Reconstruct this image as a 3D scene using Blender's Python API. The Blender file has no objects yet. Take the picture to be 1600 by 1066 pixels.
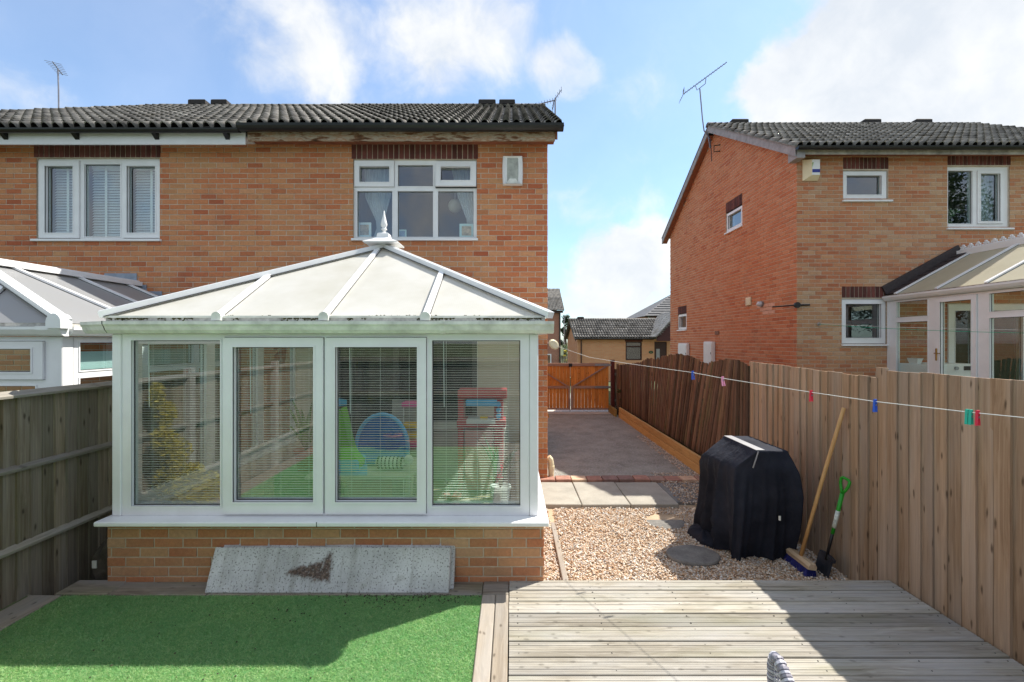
import bpy, bmesh, math, random
import numpy as np
from mathutils import Vector, Matrix, noise as mnoise

random.seed(7)
rng = np.random.default_rng(7)
scene = bpy.context.scene
COL = scene.collection
F, CZ = 711.0, 2.0            # focal length in photo pixels, camera height

# ------------------------------------------------------------------ camera
cam_data = bpy.data.cameras.new('camera')
cam_data.sensor_width = 36.0
cam_data.lens = 36.0 * F / 1600.0
cam_data.clip_start, cam_data.clip_end = 0.05, 2000.0
cam = bpy.data.objects.new('camera', cam_data)
cam.location = (0, 0, CZ)
cam.rotation_euler = (math.radians(90), 0, 0)
COL.objects.link(cam)
scene.camera = cam

# ------------------------------------------------------------------ sun, sky, exposure
SUN = Vector((0.69, 0.40, 1.0)).normalized()
sun_data = bpy.data.lights.new('sun', 'SUN')
sun_data.energy = 4.0
sun_data.angle = math.radians(0.53)
sun_data.color = (1.0, 0.94, 0.84)
sun = bpy.data.objects.new('sun', sun_data)
sun.rotation_euler = SUN.to_track_quat('Z', 'Y').to_euler()
sun.location = (6, 4, 20)
COL.objects.link(sun)

world = bpy.data.worlds.new('World')
scene.world = world
world.use_nodes = True
wt = world.node_tree
wt.nodes.clear()


class NB:
    """small node builder"""
    def __init__(self, tree):
        self.t = tree

    def __call__(self, kind, _out=0, **kw):
        n = self.t.nodes.new(kind)
        for k, v in kw.items():
            if k.startswith('p_'):
                setattr(n, k[2:], v)
            else:
                key = int(k[1:]) if k[0] == 'i' and k[1:].isdigit() else k.replace('_', ' ')
                s = n.inputs[key]
                if isinstance(v, bpy.types.NodeSocket):
                    self.t.links.new(v, s)
                elif isinstance(v, bpy.types.Node):
                    self.t.links.new(v.outputs[0], s)
                else:
                    s.default_value = v
        return n

    def m(self, op, a, b=0.0, clamp=False):
        return self('ShaderNodeMath', p_operation=op, p_use_clamp=clamp, i0=a, i1=b).outputs[0]

    def vm(self, op, a, b=(0, 0, 0)):
        n = self('ShaderNodeVectorMath', p_operation=op, i0=a, i1=b)
        return n.outputs[1] if op in ('DOT_PRODUCT', 'LENGTH', 'DISTANCE') else n.outputs[0]

    def mix(self, fac, a, b, mode='MIX'):
        n = self.t.nodes.new('ShaderNodeMix')
        n.data_type = 'RGBA'
        n.blend_type = mode
        for idx, v in ((0, fac), (6, a), (7, b)):
            s = n.inputs[idx]
            if isinstance(v, bpy.types.NodeSocket):
                self.t.links.new(v, s)
            else:
                s.default_value = v if idx == 0 else (*v[:3], 1.0)
        return n.outputs[2]

    def ramp(self, fac, stops, interp='LINEAR'):
        n = self.t.nodes.new('ShaderNodeValToRGB')
        n.color_ramp.interpolation = interp
        e = n.color_ramp.elements
        while len(e) > 1:
            e.remove(e[-1])
        e[0].position = stops[0][0]
        e[0].color = self._c(stops[0][1])
        for p, c in stops[1:]:
            x = e.new(p)
            x.color = self._c(c)
        self.t.links.new(fac, n.inputs[0])
        return n.outputs[0]

    @staticmethod
    def _c(c):
        return (c, c, c, 1) if isinstance(c, (int, float)) else (*c[:3], 1)

    def rng(self, v, a, b, c=0.0, d=1.0, smooth=False):
        n = self('ShaderNodeMapRange', p_interpolation_type='SMOOTHSTEP' if smooth else 'LINEAR', i0=v, i1=a, i2=b, i3=c, i4=d)
        return n.outputs[0]

    def noise(self, vec, scale=5.0, detail=4.0, rough=0.55, out=0):
        n = self('ShaderNodeTexNoise', Scale=scale, Detail=detail, Roughness=rough)
        if vec is not None:
            self.t.links.new(vec, n.inputs['Vector'])
        return n.outputs[out]


def ray(px, py):
    return Vector(((px - 800) / F, 1.0, (533 - py) / F)).normalized()


def build_sky():
    b = NB(wt)
    sky = b('ShaderNodeTexSky', p_sky_type='NISHITA')
    sky.sun_disc = False
    sky.sun_elevation = math.asin(SUN.z)
    sky.sun_rotation = math.atan2(SUN.x, SUN.y)
    sky.altitude = 60.0
    sky.air_density, sky.dust_density, sky.ozone_density = 1.0, 0.6, 2.0
    d = b('ShaderNodeTexCoord').outputs['Generated']
    warp = b.noise(d, 3.0, 3.0, 0.5, out=1)
    dw = b.vm('ADD', d, b.vm('SCALE', b.vm('SUBTRACT', warp, (.5, .5, .5)), (0, 0, 0)))
    wn = dw.node.inputs[1].links[0].from_node
    wn.inputs['Scale'].default_value = 0.22
    dw2 = b.vm('ADD', d, b.vm('MULTIPLY', b.vm('SUBTRACT', b.noise(d, 6.0, 5.0, 0.6, out=1), (.5, .5, .5)), (.16, .16, .16)))
    big = b.noise(dw, 2.6, 7.0, 0.58)
    fine = b.noise(dw, 9.0, 6.0, 0.6)
    dens = b.m('ADD', b.m('MULTIPLY', big, 0.66), b.m('MULTIPLY', fine, 0.34))
    blobs = [(1450, 70, 15, .34), (1570, 130, 13, .30), (1270, 165, 8.0, .26), (1560, 20, 15, .26), (1180, 165, 4.0, .14),
             (600, 25, 12, .115), (730, 40, 10, .11), (400, 55, 8, .15), (500, 85, 7, .08), (830, 30, 8, .07), (890, 110, 5, .16), (520, 140, 5, .08),
             (960, 450, 8, .30), (1000, 400, 5, .22), (910, 330, 6, .12), (20, 160, 5, .10), (30, 90, 7, .08),
             (1010, 300, 5, .10)]
    for px, py, deg, w in blobs:
        dot = b.vm('DOT_PRODUCT', b.vm('NORMALIZE', dw2), tuple(ray(px, py)))
        k = b.rng(dot, math.cos(math.radians(deg)), 1.0, 0.0, w * 1.15, True)
        dens = b.m('ADD', dens, k)
    dens = b.m('ADD', dens, b.rng(b.vm('DOT_PRODUCT', d, (0, 1, 0)), 0.1, 0.6, 0.13, -0.06, True))
    cov = b.rng(dens, 0.49, 0.76, 0.22, 0.97, True)
    shade = b.noise(dw, 4.5, 6.0, 0.6)
    cl = b.mix(b.rng(shade, 0.35, 0.65), CLOUD_LO, CLOUD_HI)
    col = b.mix(cov, b.mix(1.0, sky.outputs[0], SKY_TINT, 'MULTIPLY'), cl)
    up = b('ShaderNodeSeparateXYZ', i0=d).outputs[2]
    col = b.mix(b.rng(up, -0.02, 0.01, 0.0, 1.0), (1.2, 1.15, 1.0), col)
    bg = b('ShaderNodeBackground', Color=col, Strength=0.12)
    out = b('ShaderNodeOutputWorld', Surface=bg)


CLOUD_LO, CLOUD_HI = (3.1, 3.3, 3.55), (4.25, 4.25, 4.2)
SKY_TINT = (0.68, 0.86, 0.97)
build_sky()
scene.view_settings.view_transform = 'Standard'
scene.view_settings.look = 'None'
scene.view_settings.exposure = 1.1
scene.view_settings.gamma = 1.0
scene.view_settings.use_curve_mapping = False
scene.render.engine = 'CYCLES'
scene.cycles.max_bounces = 8
scene.cycles.transparent_max_bounces = 16
scene.cycles.use_denoising = True

# ------------------------------------------------------------------ materials
def new_mat(name):
    m = bpy.data.materials.new(name)
    m.use_nodes = True
    m.node_tree.nodes.clear()
    return m, NB(m.node_tree)


def finish(b, color, rough=0.7, bump=None, bstr=0.3, bdist=0.01, spec=0.4, metal=0.0, **kw):
    p = b('ShaderNodeBsdfPrincipled')
    for k, v in (('Base Color', color), ('Roughness', rough), ('Specular IOR Level', spec), ('Metallic', metal), *kw.items()):
        s = p.inputs[k]
        if isinstance(v, bpy.types.NodeSocket):
            b.t.links.new(v, s)
        else:
            s.default_value = (*v[:3], 1) if isinstance(v, tuple) else v
    if bump is not None:
        bn = b('ShaderNodeBump', Strength=bstr, Distance=bdist, Height=bump)
        b.t.links.new(bn.outputs[0], p.inputs['Normal'])
    b('ShaderNodeOutputMaterial', Surface=p)
    return p


def plain(name, color, rough=0.6, var=0.12, scale=6.0, bump=0.0, spec=0.4, metal=0.0, bscale=60.0, objrand=0.0):
    m, b = new_mat(name)
    pos = b('ShaderNodeNewGeometry').outputs['Position']
    n = b.noise(pos, scale, 5.0, 0.6)
    v = b.rng(n, 0.3, 0.7, 1 - var, 1 + var)
    if objrand:
        r = b('ShaderNodeObjectInfo').outputs['Random']
        v = b.m('MULTIPLY', v, b.rng(r, 0, 1, 1 - objrand, 1 + objrand))
    c = b.vm('SCALE', b('ShaderNodeRGB').outputs[0])
    c.node.inputs[0].links[0].from_node.outputs[0].default_value = (*color, 1)
    b.t.links.new(v, c.node.inputs['Scale'])
    finish(b, c, rough, b.noise(pos, bscale, 3.0) if bump else None, bump, 0.004, spec, metal)
    return m


def brick_mat(name, axis, palette, alt, seed=0.0, amount=1.0):
    """colour per brick from the brick's place in the bond; palettes mix in broad drifts"""
    m, b = new_mat(name)
    pos = b('ShaderNodeNewGeometry').outputs['Position']
    s = b('ShaderNodeSeparateXYZ', i0=pos)
    u, z = s.outputs[0 if axis == 'x' else 1], s.outputs[2]
    row = b.m('FLOOR', b.m('DIVIDE', z, 0.075))
    odd = b.m('MODULO', b.m('ADD', row, 1000.0), 2.0)
    colm = b.m('FLOOR', b.m('DIVIDE', b.m('ADD', u, b.m('MULTIPLY', odd, 0.1125)), 0.225))
    cell = b('ShaderNodeCombineXYZ', i0=colm, i1=row, i2=seed)
    wn = b('ShaderNodeTexWhiteNoise', p_noise_dimensions='3D', Vector=cell)
    c1 = b.ramp(wn.outputs['Value'], palette)
    wn2 = b('ShaderNodeTexWhiteNoise', p_noise_dimensions='3D', Vector=b.vm('ADD', cell.outputs[0], (31.0, 7.0, 5.0)))
    c2 = b.ramp(wn2.outputs['Value'], alt)
    drift = b.noise(b.vm('ADD', pos, (seed * 3.1, 0, seed)), 0.75, 3.0, 0.5)
    f = b.m('ADD', b.rng(drift, 0.38, 0.62), b.m('MULTIPLY', b.m('SUBTRACT', wn2.outputs['Value'], 0.5), 0.8), True)
    c = b.mix(b.m('MULTIPLY', f, amount), c1, c2)
    fine = b.noise(pos, 38.0, 5.0, 0.65)
    c = b.mix(b.rng(fine, 0.25, 0.75, 0.35, 0.0), c, (0.10, 0.045, 0.03))
    speck = b.noise(pos, 140.0, 2.0, 0.5)
    c = b.mix(b.rng(speck, 0.62, 0.75, 0.0, 0.35), c, (0.55, 0.42, 0.30))
    grime = b.noise(pos, 1.7, 6.0, 0.6)
    c = b.mix(b.rng(grime, 0.55, 0.75, 0.0, 0.30), c, (0.16, 0.12, 0.085))
    finish(b, c, 0.88, fine, 0.5, 0.006, 0.2)
    return m


def wood(name, light, dark, axis='z', rough=0.82, vary=0.22, knots=0.7, grey=0.0, grain=1.0, green=0.0, orient_obj=True):
    m, b = new_mat(name)
    oi = b('ShaderNodeObjectInfo').outputs['Random']
    co = b('ShaderNodeTexCoord').outputs['Object']
    shift = b('ShaderNodeCombineXYZ', i0=b.m('MULTIPLY', oi, 37.0), i1=b.m('MULTIPLY', oi, 91.0), i2=b.m('MULTIPLY', oi, 53.0))
    co = b.vm('ADD', co, shift.outputs[0])
    def sc(al, ac):
        v = [ac, ac, ac]
        v['xyz'.index(axis)] = al
        return b.vm('MULTIPLY', co, tuple(v))
    wob = b.noise(sc(1.5, 6.0), 1.0, 2.0)
    g0 = sc(0.9, 42.0 * grain)
    g0 = b.vm('ADD', g0, b('ShaderNodeCombineXYZ', i0=b.m('MULTIPLY', wob, 5.0), i1=b.m('MULTIPLY', wob, 5.0), i2=b.m('MULTIPLY', wob, 5.0)).outputs[0])
    g1 = b.noise(g0, 1.0, 5.0, 0.62)
    g2 = b.noise(sc(4.0, 160.0 * grain), 1.0, 3.0, 0.6)
    blot = b.noise(sc(1.2, 5.0), 1.0, 4.0, 0.55)
    t = b.m('ADD', b.m('MULTIPLY', g1, 0.6), b.m('ADD', b.m('MULTIPLY', g2, 0.22), b.m('MULTIPLY', blot, 0.45)))
    c = b.mix(b.rng(t, 0.46, 0.80), dark, light)
    if grey:
        c = b.mix(b.rng(blot, 0.4, 0.65, 0.0, grey), c, tuple(0.75 * sum(light) / 3 for _ in range(3)))
    if green:
        gn = b.noise(sc(0.8, 3.0), 1.3, 4.0)
        c = b.mix(b.rng(gn, 0.5, 0.7, 0.0, green), c, (0.16, 0.17, 0.07))
    if knots:
        s3 = b('ShaderNodeSeparateXYZ', i0=co)
        al = s3.outputs['xyz'.index(axis)]
        o_ = [s3.outputs[q] for q in range(3) if q != 'xyz'.index(axis)]
        kv = b('ShaderNodeCombineXYZ', i0=b.m('MULTIPLY', al, 6.5), i1=b.m('MULTIPLY', b.m('ADD', *o_), 13.0))
        kw = b.vm('ADD', kv.outputs[0], b.vm('MULTIPLY', b.noise(co, 14.0, 2.0, .5, out=1), (.25, .25, 0)))
        vo = b('ShaderNodeTexVoronoi', p_voronoi_dimensions='2D', Vector=kw, Scale=1.0, Randomness=1.0)
        wn = vo.outputs['Color']
        pick = b.m('GREATER_THAN', b('ShaderNodeSeparateXYZ', i0=wn).outputs[0], 0.70)
        k = b.m('MULTIPLY', b.rng(vo.outputs['Distance'], 0.03, 0.17, 1.0, 0.0, True), pick)
        c = b.mix(b.m('MULTIPLY', k, knots), c, tuple(x * 0.35 for x in dark))
    v = b.rng(oi, 0, 1, 1 - vary, 1 + vary)
    cs = b.vm('SCALE', c)
    b.t.links.new(v, cs.node.inputs['Scale'])
    finish(b, cs, rough, t, 0.35, 0.004, 0.25)
    return m


def glass(name, tint=(0.9, 0.95, 0.94), boost=1.6, base=0.0):
    """thin double glazing: fresnel mirror over a clear sheet"""
    m, b = new_mat(name)
    fr = b('ShaderNodeFresnel', IOR=1.5)
    f = b.m('ADD', b.m('MULTIPLY', fr.outputs[0], boost), base, True)
    f = b.m('MULTIPLY', f, b.m('SUBTRACT', 1.0, b('ShaderNodeNewGeometry').outputs['Backfacing']))
    tr = b('ShaderNodeBsdfTransparent', Color=(*tint, 1))
    gl = b('ShaderNodeBsdfGlossy', Color=(0.95, 0.97, 1.0, 1), Roughness=0.0)
    pos = b('ShaderNodeNewGeometry').outputs['Position']
    bn = b('ShaderNodeBump', Strength=0.02, Distance=0.01, Height=b.noise(pos, 1.7, 1.0))
    b.t.links.new(bn.outputs[0], gl.inputs['Normal'])
    mx = b('ShaderNodeMixShader', i0=f, i1=tr.outputs[0], i2=gl.outputs[0])
    b('ShaderNodeOutputMaterial', Surface=mx)
    return m


def polycarb(name, color, trans=0.3, dirt=0.15, lines='x', rough=0.35):
    m, b = new_mat(name)
    pos = b('ShaderNodeNewGeometry').outputs['Position']
    sx = b('ShaderNodeSeparateXYZ', i0=pos)
    u = sx.outputs[0 if lines == 'x' else 1]
    saw = b.m('ABSOLUTE', b.m('SUBTRACT', b.m('FRACT', b.m('MULTIPLY', u, 62.0)), 0.5))
    line = b.rng(saw, 0.40, 0.5, 0.0, 0.10)
    n = b.noise(pos, 2.2, 5.0, 0.6)
    c = b.mix(b.rng(n, 0.35, 0.75, 0.0, dirt), color, (0.45, 0.42, 0.28))
    c = b.mix(line, c, (0.3, 0.3, 0.28))
    p = b('ShaderNodeBsdfPrincipled', Base_Color=c, Roughness=rough)
    tl = b('ShaderNodeBsdfTranslucent', Color=c)
    mx = b('ShaderNodeMixShader', i0=trans, i1=p.outputs[0], i2=tl.outputs[0])
    b('ShaderNodeOutputMaterial', Surface=mx)
    return m


MORTAR = plain('mortar', (0.53, 0.45, 0.355), 0.95, 0.18, 12, 0.4)
P_MAIN = [(0.0, (0.42, 0.110, 0.050)), (0.14, (0.52, 0.155, 0.068)), (0.5, (0.59, 0.208, 0.090)), (0.88, (0.62, 0.255, 0.118)), (1.0, (0.65, 0.350, 0.185))]
P_BUFF = [(0.0, (0.53, 0.190, 0.080)), (0.35, (0.61, 0.268, 0.118)), (0.75, (0.62, 0.310, 0.145)), (1.0, (0.55, 0.295, 0.140))]
P_RED = [(0.0, (0.47, 0.140, 0.066)), (0.25, (0.57, 0.190, 0.086)), (1.0, (0.63, 0.250, 0.122))]
P_REDALT = [(0.0, (0.55, 0.190, 0.090)), (1.0, (0.65, 0.300, 0.165))]
P_GREY = [(0.0, (0.46, 0.250, 0.135)), (0.35, (0.52, 0.310, 0.170)), (0.75, (0.55, 0.350, 0.200)), (0.95, (0.60, 0.420, 0.270)), (1.0, (0.44, 0.290, 0.175))]
P_R2 = [(0.0, (0.44, 0.145, 0.070)), (0.3, (0.54, 0.200, 0.095)), (0.8, (0.58, 0.255, 0.125)), (1.0, (0.60, 0.320, 0.170))]
BR_MAIN = brick_mat('brick_orange', 'x', P_MAIN, P_BUFF, 1.0, 0.78)
BR_MAIN_Y = brick_mat('brick_orange_side', 'y', P_MAIN, P_BUFF, 2.0, 0.8)
BR_RFRONT = brick_mat('brick_buff', 'x', P_R2, P_GREY, 3.0, 0.85)
BR_RSIDE = brick_mat('brick_red_side', 'y', P_RED, P_REDALT, 4.0, 0.8)
BR_CONS = brick_mat('brick_dwarf', 'x', P_R2, P_GREY, 5.0, 0.7)
BR_CONS_Y = brick_mat('brick_dwarf_side', 'y', P_R2, P_GREY, 6.0, 0.7)
SOLDIER = plain('brick_maroon', (0.115, 0.036, 0.028), 0.85, 0.25, 9, 0.5, objrand=0.35)
def tile_mat():
    m, b = new_mat('roof_tile_concrete')
    pos = b('ShaderNodeNewGeometry').outputs['Position']
    oi = b('ShaderNodeObjectInfo').outputs['Random']
    n = b.noise(pos, 5.0, 6.0, 0.65)
    c = b.mix(b.rng(n, 0.35, 0.7), (0.12, 0.110, 0.10), (0.33, 0.31, 0.28))
    l = b.noise(pos, 26.0, 4.0, 0.6)
    c = b.mix(b.rng(l, 0.60, 0.72, 0.0, 0.55), c, (0.40, 0.39, 0.33))
    mo = b.noise(pos, 1.1, 5.0, 0.6)
    c = b.mix(b.rng(mo, 0.56, 0.70, 0.0, 0.45), c, (0.10, 0.075, 0.04))
    cs = b.vm('SCALE', c)
    b.t.links.new(b.rng(oi, 0, 1, 0.65, 1.3), cs.node.inputs['Scale'])
    finish(b, cs, 0.85, l, 0.5, 0.004, 0.3)
    return m
TILE = tile_mat()
UPVC = plain('white_upvc', (0.78, 0.79, 0.80), 0.30, 0.05, 4, 0.0)
UPVC_OLD = plain('weathered_upvc', (0.68, 0.69, 0.64), 0.45, 0.24, 7, 0.0)
BLACKPVC = plain('black_gutter_plastic', (0.012, 0.012, 0.013), 0.35, 0.2, 5)
GLASS = glass('window_glass', boost=2.2, base=0.05)
GLASS_C = glass('conservatory_glass', boost=2.3, base=0.045)
GLASS_THIN = glass('side_glass', boost=1.4)
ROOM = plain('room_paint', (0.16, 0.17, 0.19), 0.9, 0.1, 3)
LEAD = plain('lead_flashing', (0.25, 0.29, 0.36), 0.5, 0.2, 9, 0.3)
def fascia_mat():
    m, b = new_mat('peeling_fascia')
    pos = b('ShaderNodeNewGeometry').outputs['Position']
    st = b.vm('MULTIPLY', pos, (2.2, 8.0, 9.0))
    n = b.noise(st, 1.6, 6.0, 0.62)
    c = b.ramp(n, [(0.32, (0.035, 0.022, 0.014)), (0.42, (0.20, 0.095, 0.05)), (0.50, (0.42, 0.36, 0.28)), (0.58, (0.34, 0.19, 0.11)), (0.70, (0.55, 0.50, 0.42))])
    finish(b, c, 0.85, n, 0.6, 0.01, 0.2)
    return m
FASCIA_OLD = fascia_mat()
SOFFIT = plain('brown_soffit', (0.24, 0.085, 0.045), 0.8, 0.2, 6)
POLY_W = polycarb('opal_sheet', (0.80, 0.79, 0.74), 0.35, 0.38)
POLY_N = polycarb('bronze_sheet', (0.42, 0.43, 0.45), 0.4, 0.12)
POLY_NY = polycarb('bronze_sheet_side', (0.42, 0.43, 0.45), 0.4, 0.12, 'y')
POLY_R = polycarb('cream_sheet', (0.64, 0.60, 0.48), 0.45, 0.4, 'y')
# ------------------------------------------------------------------ mesh helpers
class MB:
    def __init__(self):
        self.v, self.f, self.mi = [], [], []

    def add(self, verts, faces, mi=0):
        o = len(self.v)
        self.v.extend(tuple(p) for p in verts)
        self.f.extend(tuple(i + o for i in f) for f in faces)
        self.mi.extend([mi] * len(faces))
        return self

    def box(self, x0, x1, y0, y1, z0, z1, mi=0):
        v = [(x0, y0, z0), (x1, y0, z0), (x1, y1, z0), (x0, y1, z0), (x0, y0, z1), (x1, y0, z1), (x1, y1, z1), (x0, y1, z1)]
        return self.add(v, [(0, 3, 2, 1), (4, 5, 6, 7), (0, 1, 5, 4), (1, 2, 6, 5), (2, 3, 7, 6), (3, 0, 4, 7)], mi)

    def cbox(self, x0, x1, y0, y1, z0, z1, c=0.006, mi=0):
        """chamfered box"""
        bm = bmesh.new()
        vs = [bm.verts.new(p) for p in ((x0, y0, z0), (x1, y0, z0), (x1, y1, z0), (x0, y1, z0), (x0, y0, z1), (x1, y0, z1), (x1, y1, z1), (x0, y1, z1))]
        for f in ((0, 3, 2, 1), (4, 5, 6, 7), (0, 1, 5, 4), (1, 2, 6, 5), (2, 3, 7, 6), (3, 0, 4, 7)):
            bm.faces.new([vs[i] for i in f])
        bmesh.ops.bevel(bm, geom=bm.edges[:], offset=c, segments=1, affect='EDGES', clamp_overlap=True)
        bm.verts.index_update()
        self.add([v.co[:] for v in bm.verts], [[v.index for v in f.verts] for f in bm.faces], mi)
        bm.free()
        return self

    def beam(self, p0, p1, w, h, up=(0, 0, 1), mi=0, ext=0.0):
        """rectangular bar from p0 to p1: w sideways, h along up; centred on the line"""
        p0, p1 = Vector(p0), Vector(p1)
        d = (p1 - p0).normalized()
        p0, p1 = p0 - d * ext, p1 + d * ext
        s = d.cross(Vector(up)).normalized()
        u = s.cross(d).normalized()
        v = []
        for p in (p0, p1):
            for a, bq in ((-1, -1), (1, -1), (1, 1), (-1, 1)):
                v.append(p + s * (a * w / 2) + u * (bq * h / 2))
        return self.add(v, [(3, 2, 1, 0), (4, 5, 6, 7), (0, 1, 5, 4), (1, 2, 6, 5), (2, 3, 7, 6), (3, 0, 4, 7)], mi)

    def tube(self, pts, r, n=8, mi=0, cap=True):
        pts = [Vector(p) for p in pts]
        rs = r if isinstance(r, (list, tuple)) else [r] * len(pts)
        rings = []
        prev = None
        for i, p in enumerate(pts):
            d = (pts[min(i + 1, len(pts) - 1)] - pts[max(i - 1, 0)])
            d = d.normalized() if d.length > 1e-9 else Vector((0, 0, 1))
            if prev is None:
                a = Vector((0, 0, 1)) if abs(d.z) < 0.9 else Vector((1, 0, 0))
                s = d.cross(a).normalized()
            else:
                s = (prev - d * prev.dot(d)).normalized()
            prev = s
            t = d.cross(s)
            rings.append([p + (s * math.cos(2 * math.pi * k / n) + t * math.sin(2 * math.pi * k / n)) * rs[i] for k in range(n)])
        return self.loft(rings, cap, mi)

    def loft(self, rings, cap=True, mi=0, closed=True):
        n = len(rings[0])
        v = [p for r in rings for p in r]
        f = []
        for i in range(len(rings) - 1):
            for k in range(n if closed else n - 1):
                a, b2 = i * n + k, i * n + (k + 1) % n
                f.append((a, b2, b2 + n, a + n))
        if cap:
            f.append(tuple(range(n - 1, -1, -1)))
            f.append(tuple(range((len(rings) - 1) * n, len(rings) * n)))
        return self.add(v, f, mi)

    def lathe(self, prof, c=(0, 0, 0), n=16, mi=0):
        return self.loft([[(c[0] + r * math.cos(2 * math.pi * k / n), c[1] + r * math.sin(2 * math.pi * k / n), c[2] + z) for k in range(n)] for r, z in prof], True, mi)

    def slab(self, pts, t, mi=0):
        """flat polygon (any plane) thickened by t along minus its normal"""
        pts = [Vector(p) for p in pts]
        nrm = (pts[1] - pts[0]).cross(pts[2] - pts[0]).normalized()
        n = len(pts)
        v = pts + [p - nrm * t for p in pts]
        f = [tuple(range(n)), tuple(range(2 * n - 1, n - 1, -1))]
        for i in range(n):
            j = (i + 1) % n
            f.append((i, i + n, j + n, j))
        return self.add(v, f, mi)

    def prism(self, prof, axis, a0, a1, mi=0):
        """closed 2-D profile swept straight along an axis; profile in the other two axes in order"""
        def P(a, p):
            return {'x': (a, p[0], p[1]), 'y': (p[0], a, p[1]), 'z': (p[0], p[1], a)}[axis]
        return self.loft([[P(a0, p) for p in prof], [P(a1, p) for p in prof]], True, mi)

    def mesh(self, name, mat, smooth=False):
        me = bpy.data.meshes.new(name)
        me.from_pydata(self.v, [], self.f)
        mats = mat if isinstance(mat, (list, tuple)) else [mat]
        for m in mats:
            me.materials.append(m)
        if len(mats) > 1:
            me.polygons.foreach_set('material_index', self.mi)
        if smooth:
            me.polygons.foreach_set('use_smooth', [True] * len(self.f))
        bm = bmesh.new()
        bm.from_mesh(me)
        bmesh.ops.recalc_face_normals(bm, faces=bm.faces[:])
        bm.to_mesh(me)
        bm.free()
        me.update()
        return me

    def build(self, name, mat, parent=None, smooth=False, origin=None, **props):
        me = self.mesh(name, mat, smooth)
        return link(name, me, parent, origin, **props)


WL = {}     # world location of each parent (they are never rotated)


def link(name, me, parent=None, origin=None, at=None, **props):
    """origin: the mesh is in world coordinates, move its origin there. at: the mesh is local, put it at this world place."""
    o = bpy.data.objects.new(name, me)
    COL.objects.link(o)
    base = WL.get(parent.name, Vector()) if parent is not None else Vector()
    loc = Vector()
    if origin is not None:
        loc = Vector(origin)
        me.transform(Matrix.Translation(-loc))
    if at is not None:
        loc = Vector(at)
    if parent is not None:
        o.parent = parent
    o.location = loc - base
    WL[o.name] = loc
    for k, v in props.items():
        o[k] = v
    return o


def thing(name, label, cat, loc=(0, 0, 0), group=None):
    o = bpy.data.objects.new(name, None)
    o.empty_display_size = 0.1
    COL.objects.link(o)
    o.location = loc
    WL[o.name] = Vector(loc)
    tag(o, label, cat, group)
    return o


def tag(o, label, cat, group=None):
    o['label'], o['category'] = label, cat
    if group:
        o['group'] = group
    return o


def PX(px, Y):
    return (px - 800) / F * Y


def PZ(py, Y):
    return CZ + (533 - py) / F * Y


def P3(px, py, Y):
    return Vector((PX(px, Y), Y, PZ(py, Y)))


def cells(u0, u1, z0, z1, holes):
    us = sorted({u0, u1, *[min(max(h[i], u0), u1) for h in holes for i in (0, 1)]})
    zs = sorted({z0, z1, *[min(max(h[i], z0), z1) for h in holes for i in (2, 3)]})
    for a, b in zip(us, us[1:]):
        run = None
        for c, d in zip(zs, zs[1:]):
            um, zm = (a + b) / 2, (c + d) / 2
            inside = any(h[0] < um < h[1] and h[2] < zm < h[3] for h in holes)
            if inside:
                if run:
                    yield (a, b, *run)
                run = None
            else:
                run = (run[0], d) if run else (c, d)
        if run:
            yield (a, b, *run)


def wbox(mb, axis, plane, sign, u0, u1, z0, z1, d0, d1, c=None, mi=0):
    """box on a wall: u along the wall, d outward from the plane"""
    lo, hi = sorted((plane + sign * d0, plane + sign * d1))
    a = (u0, u1, lo, hi, z0, z1) if axis == 'x' else (lo, hi, u0, u1, z0, z1)
    return mb.cbox(*a, c, mi) if c else mb.box(*a, mi)


def wpt(axis, plane, sign, u, d, z):
    return (u, plane + sign * d, z) if axis == 'x' else (plane + sign * d, u, z)


def brick_shape(axis, sign, w, h, proud=0.0055, c=0.003):
    """front face, four chamfers, four sides; centred, local"""
    mb = MB()
    def q(u, z, d):
        return (u, sign * d, z) if axis == 'x' else (sign * d, u, z)
    a, b2 = w / 2, h / 2
    rings = []
    for (uu, zz, d) in ((a, b2, -0.004), (a, b2, proud - c), (a - c, b2 - c, proud)):
        rings.append([q(-uu, -zz, d), q(uu, -zz, d), q(uu, zz, d), q(-uu, zz, d)])
    v = [p for r in rings for p in r]
    f = [(i * 4 + k, i * 4 + (k + 1) % 4, (i + 1) * 4 + (k + 1) % 4, (i + 1) * 4 + k) for i in range(2) for k in range(4)] + [(8, 9, 10, 11)]
    mb.add(v, f)
    return mb


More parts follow.
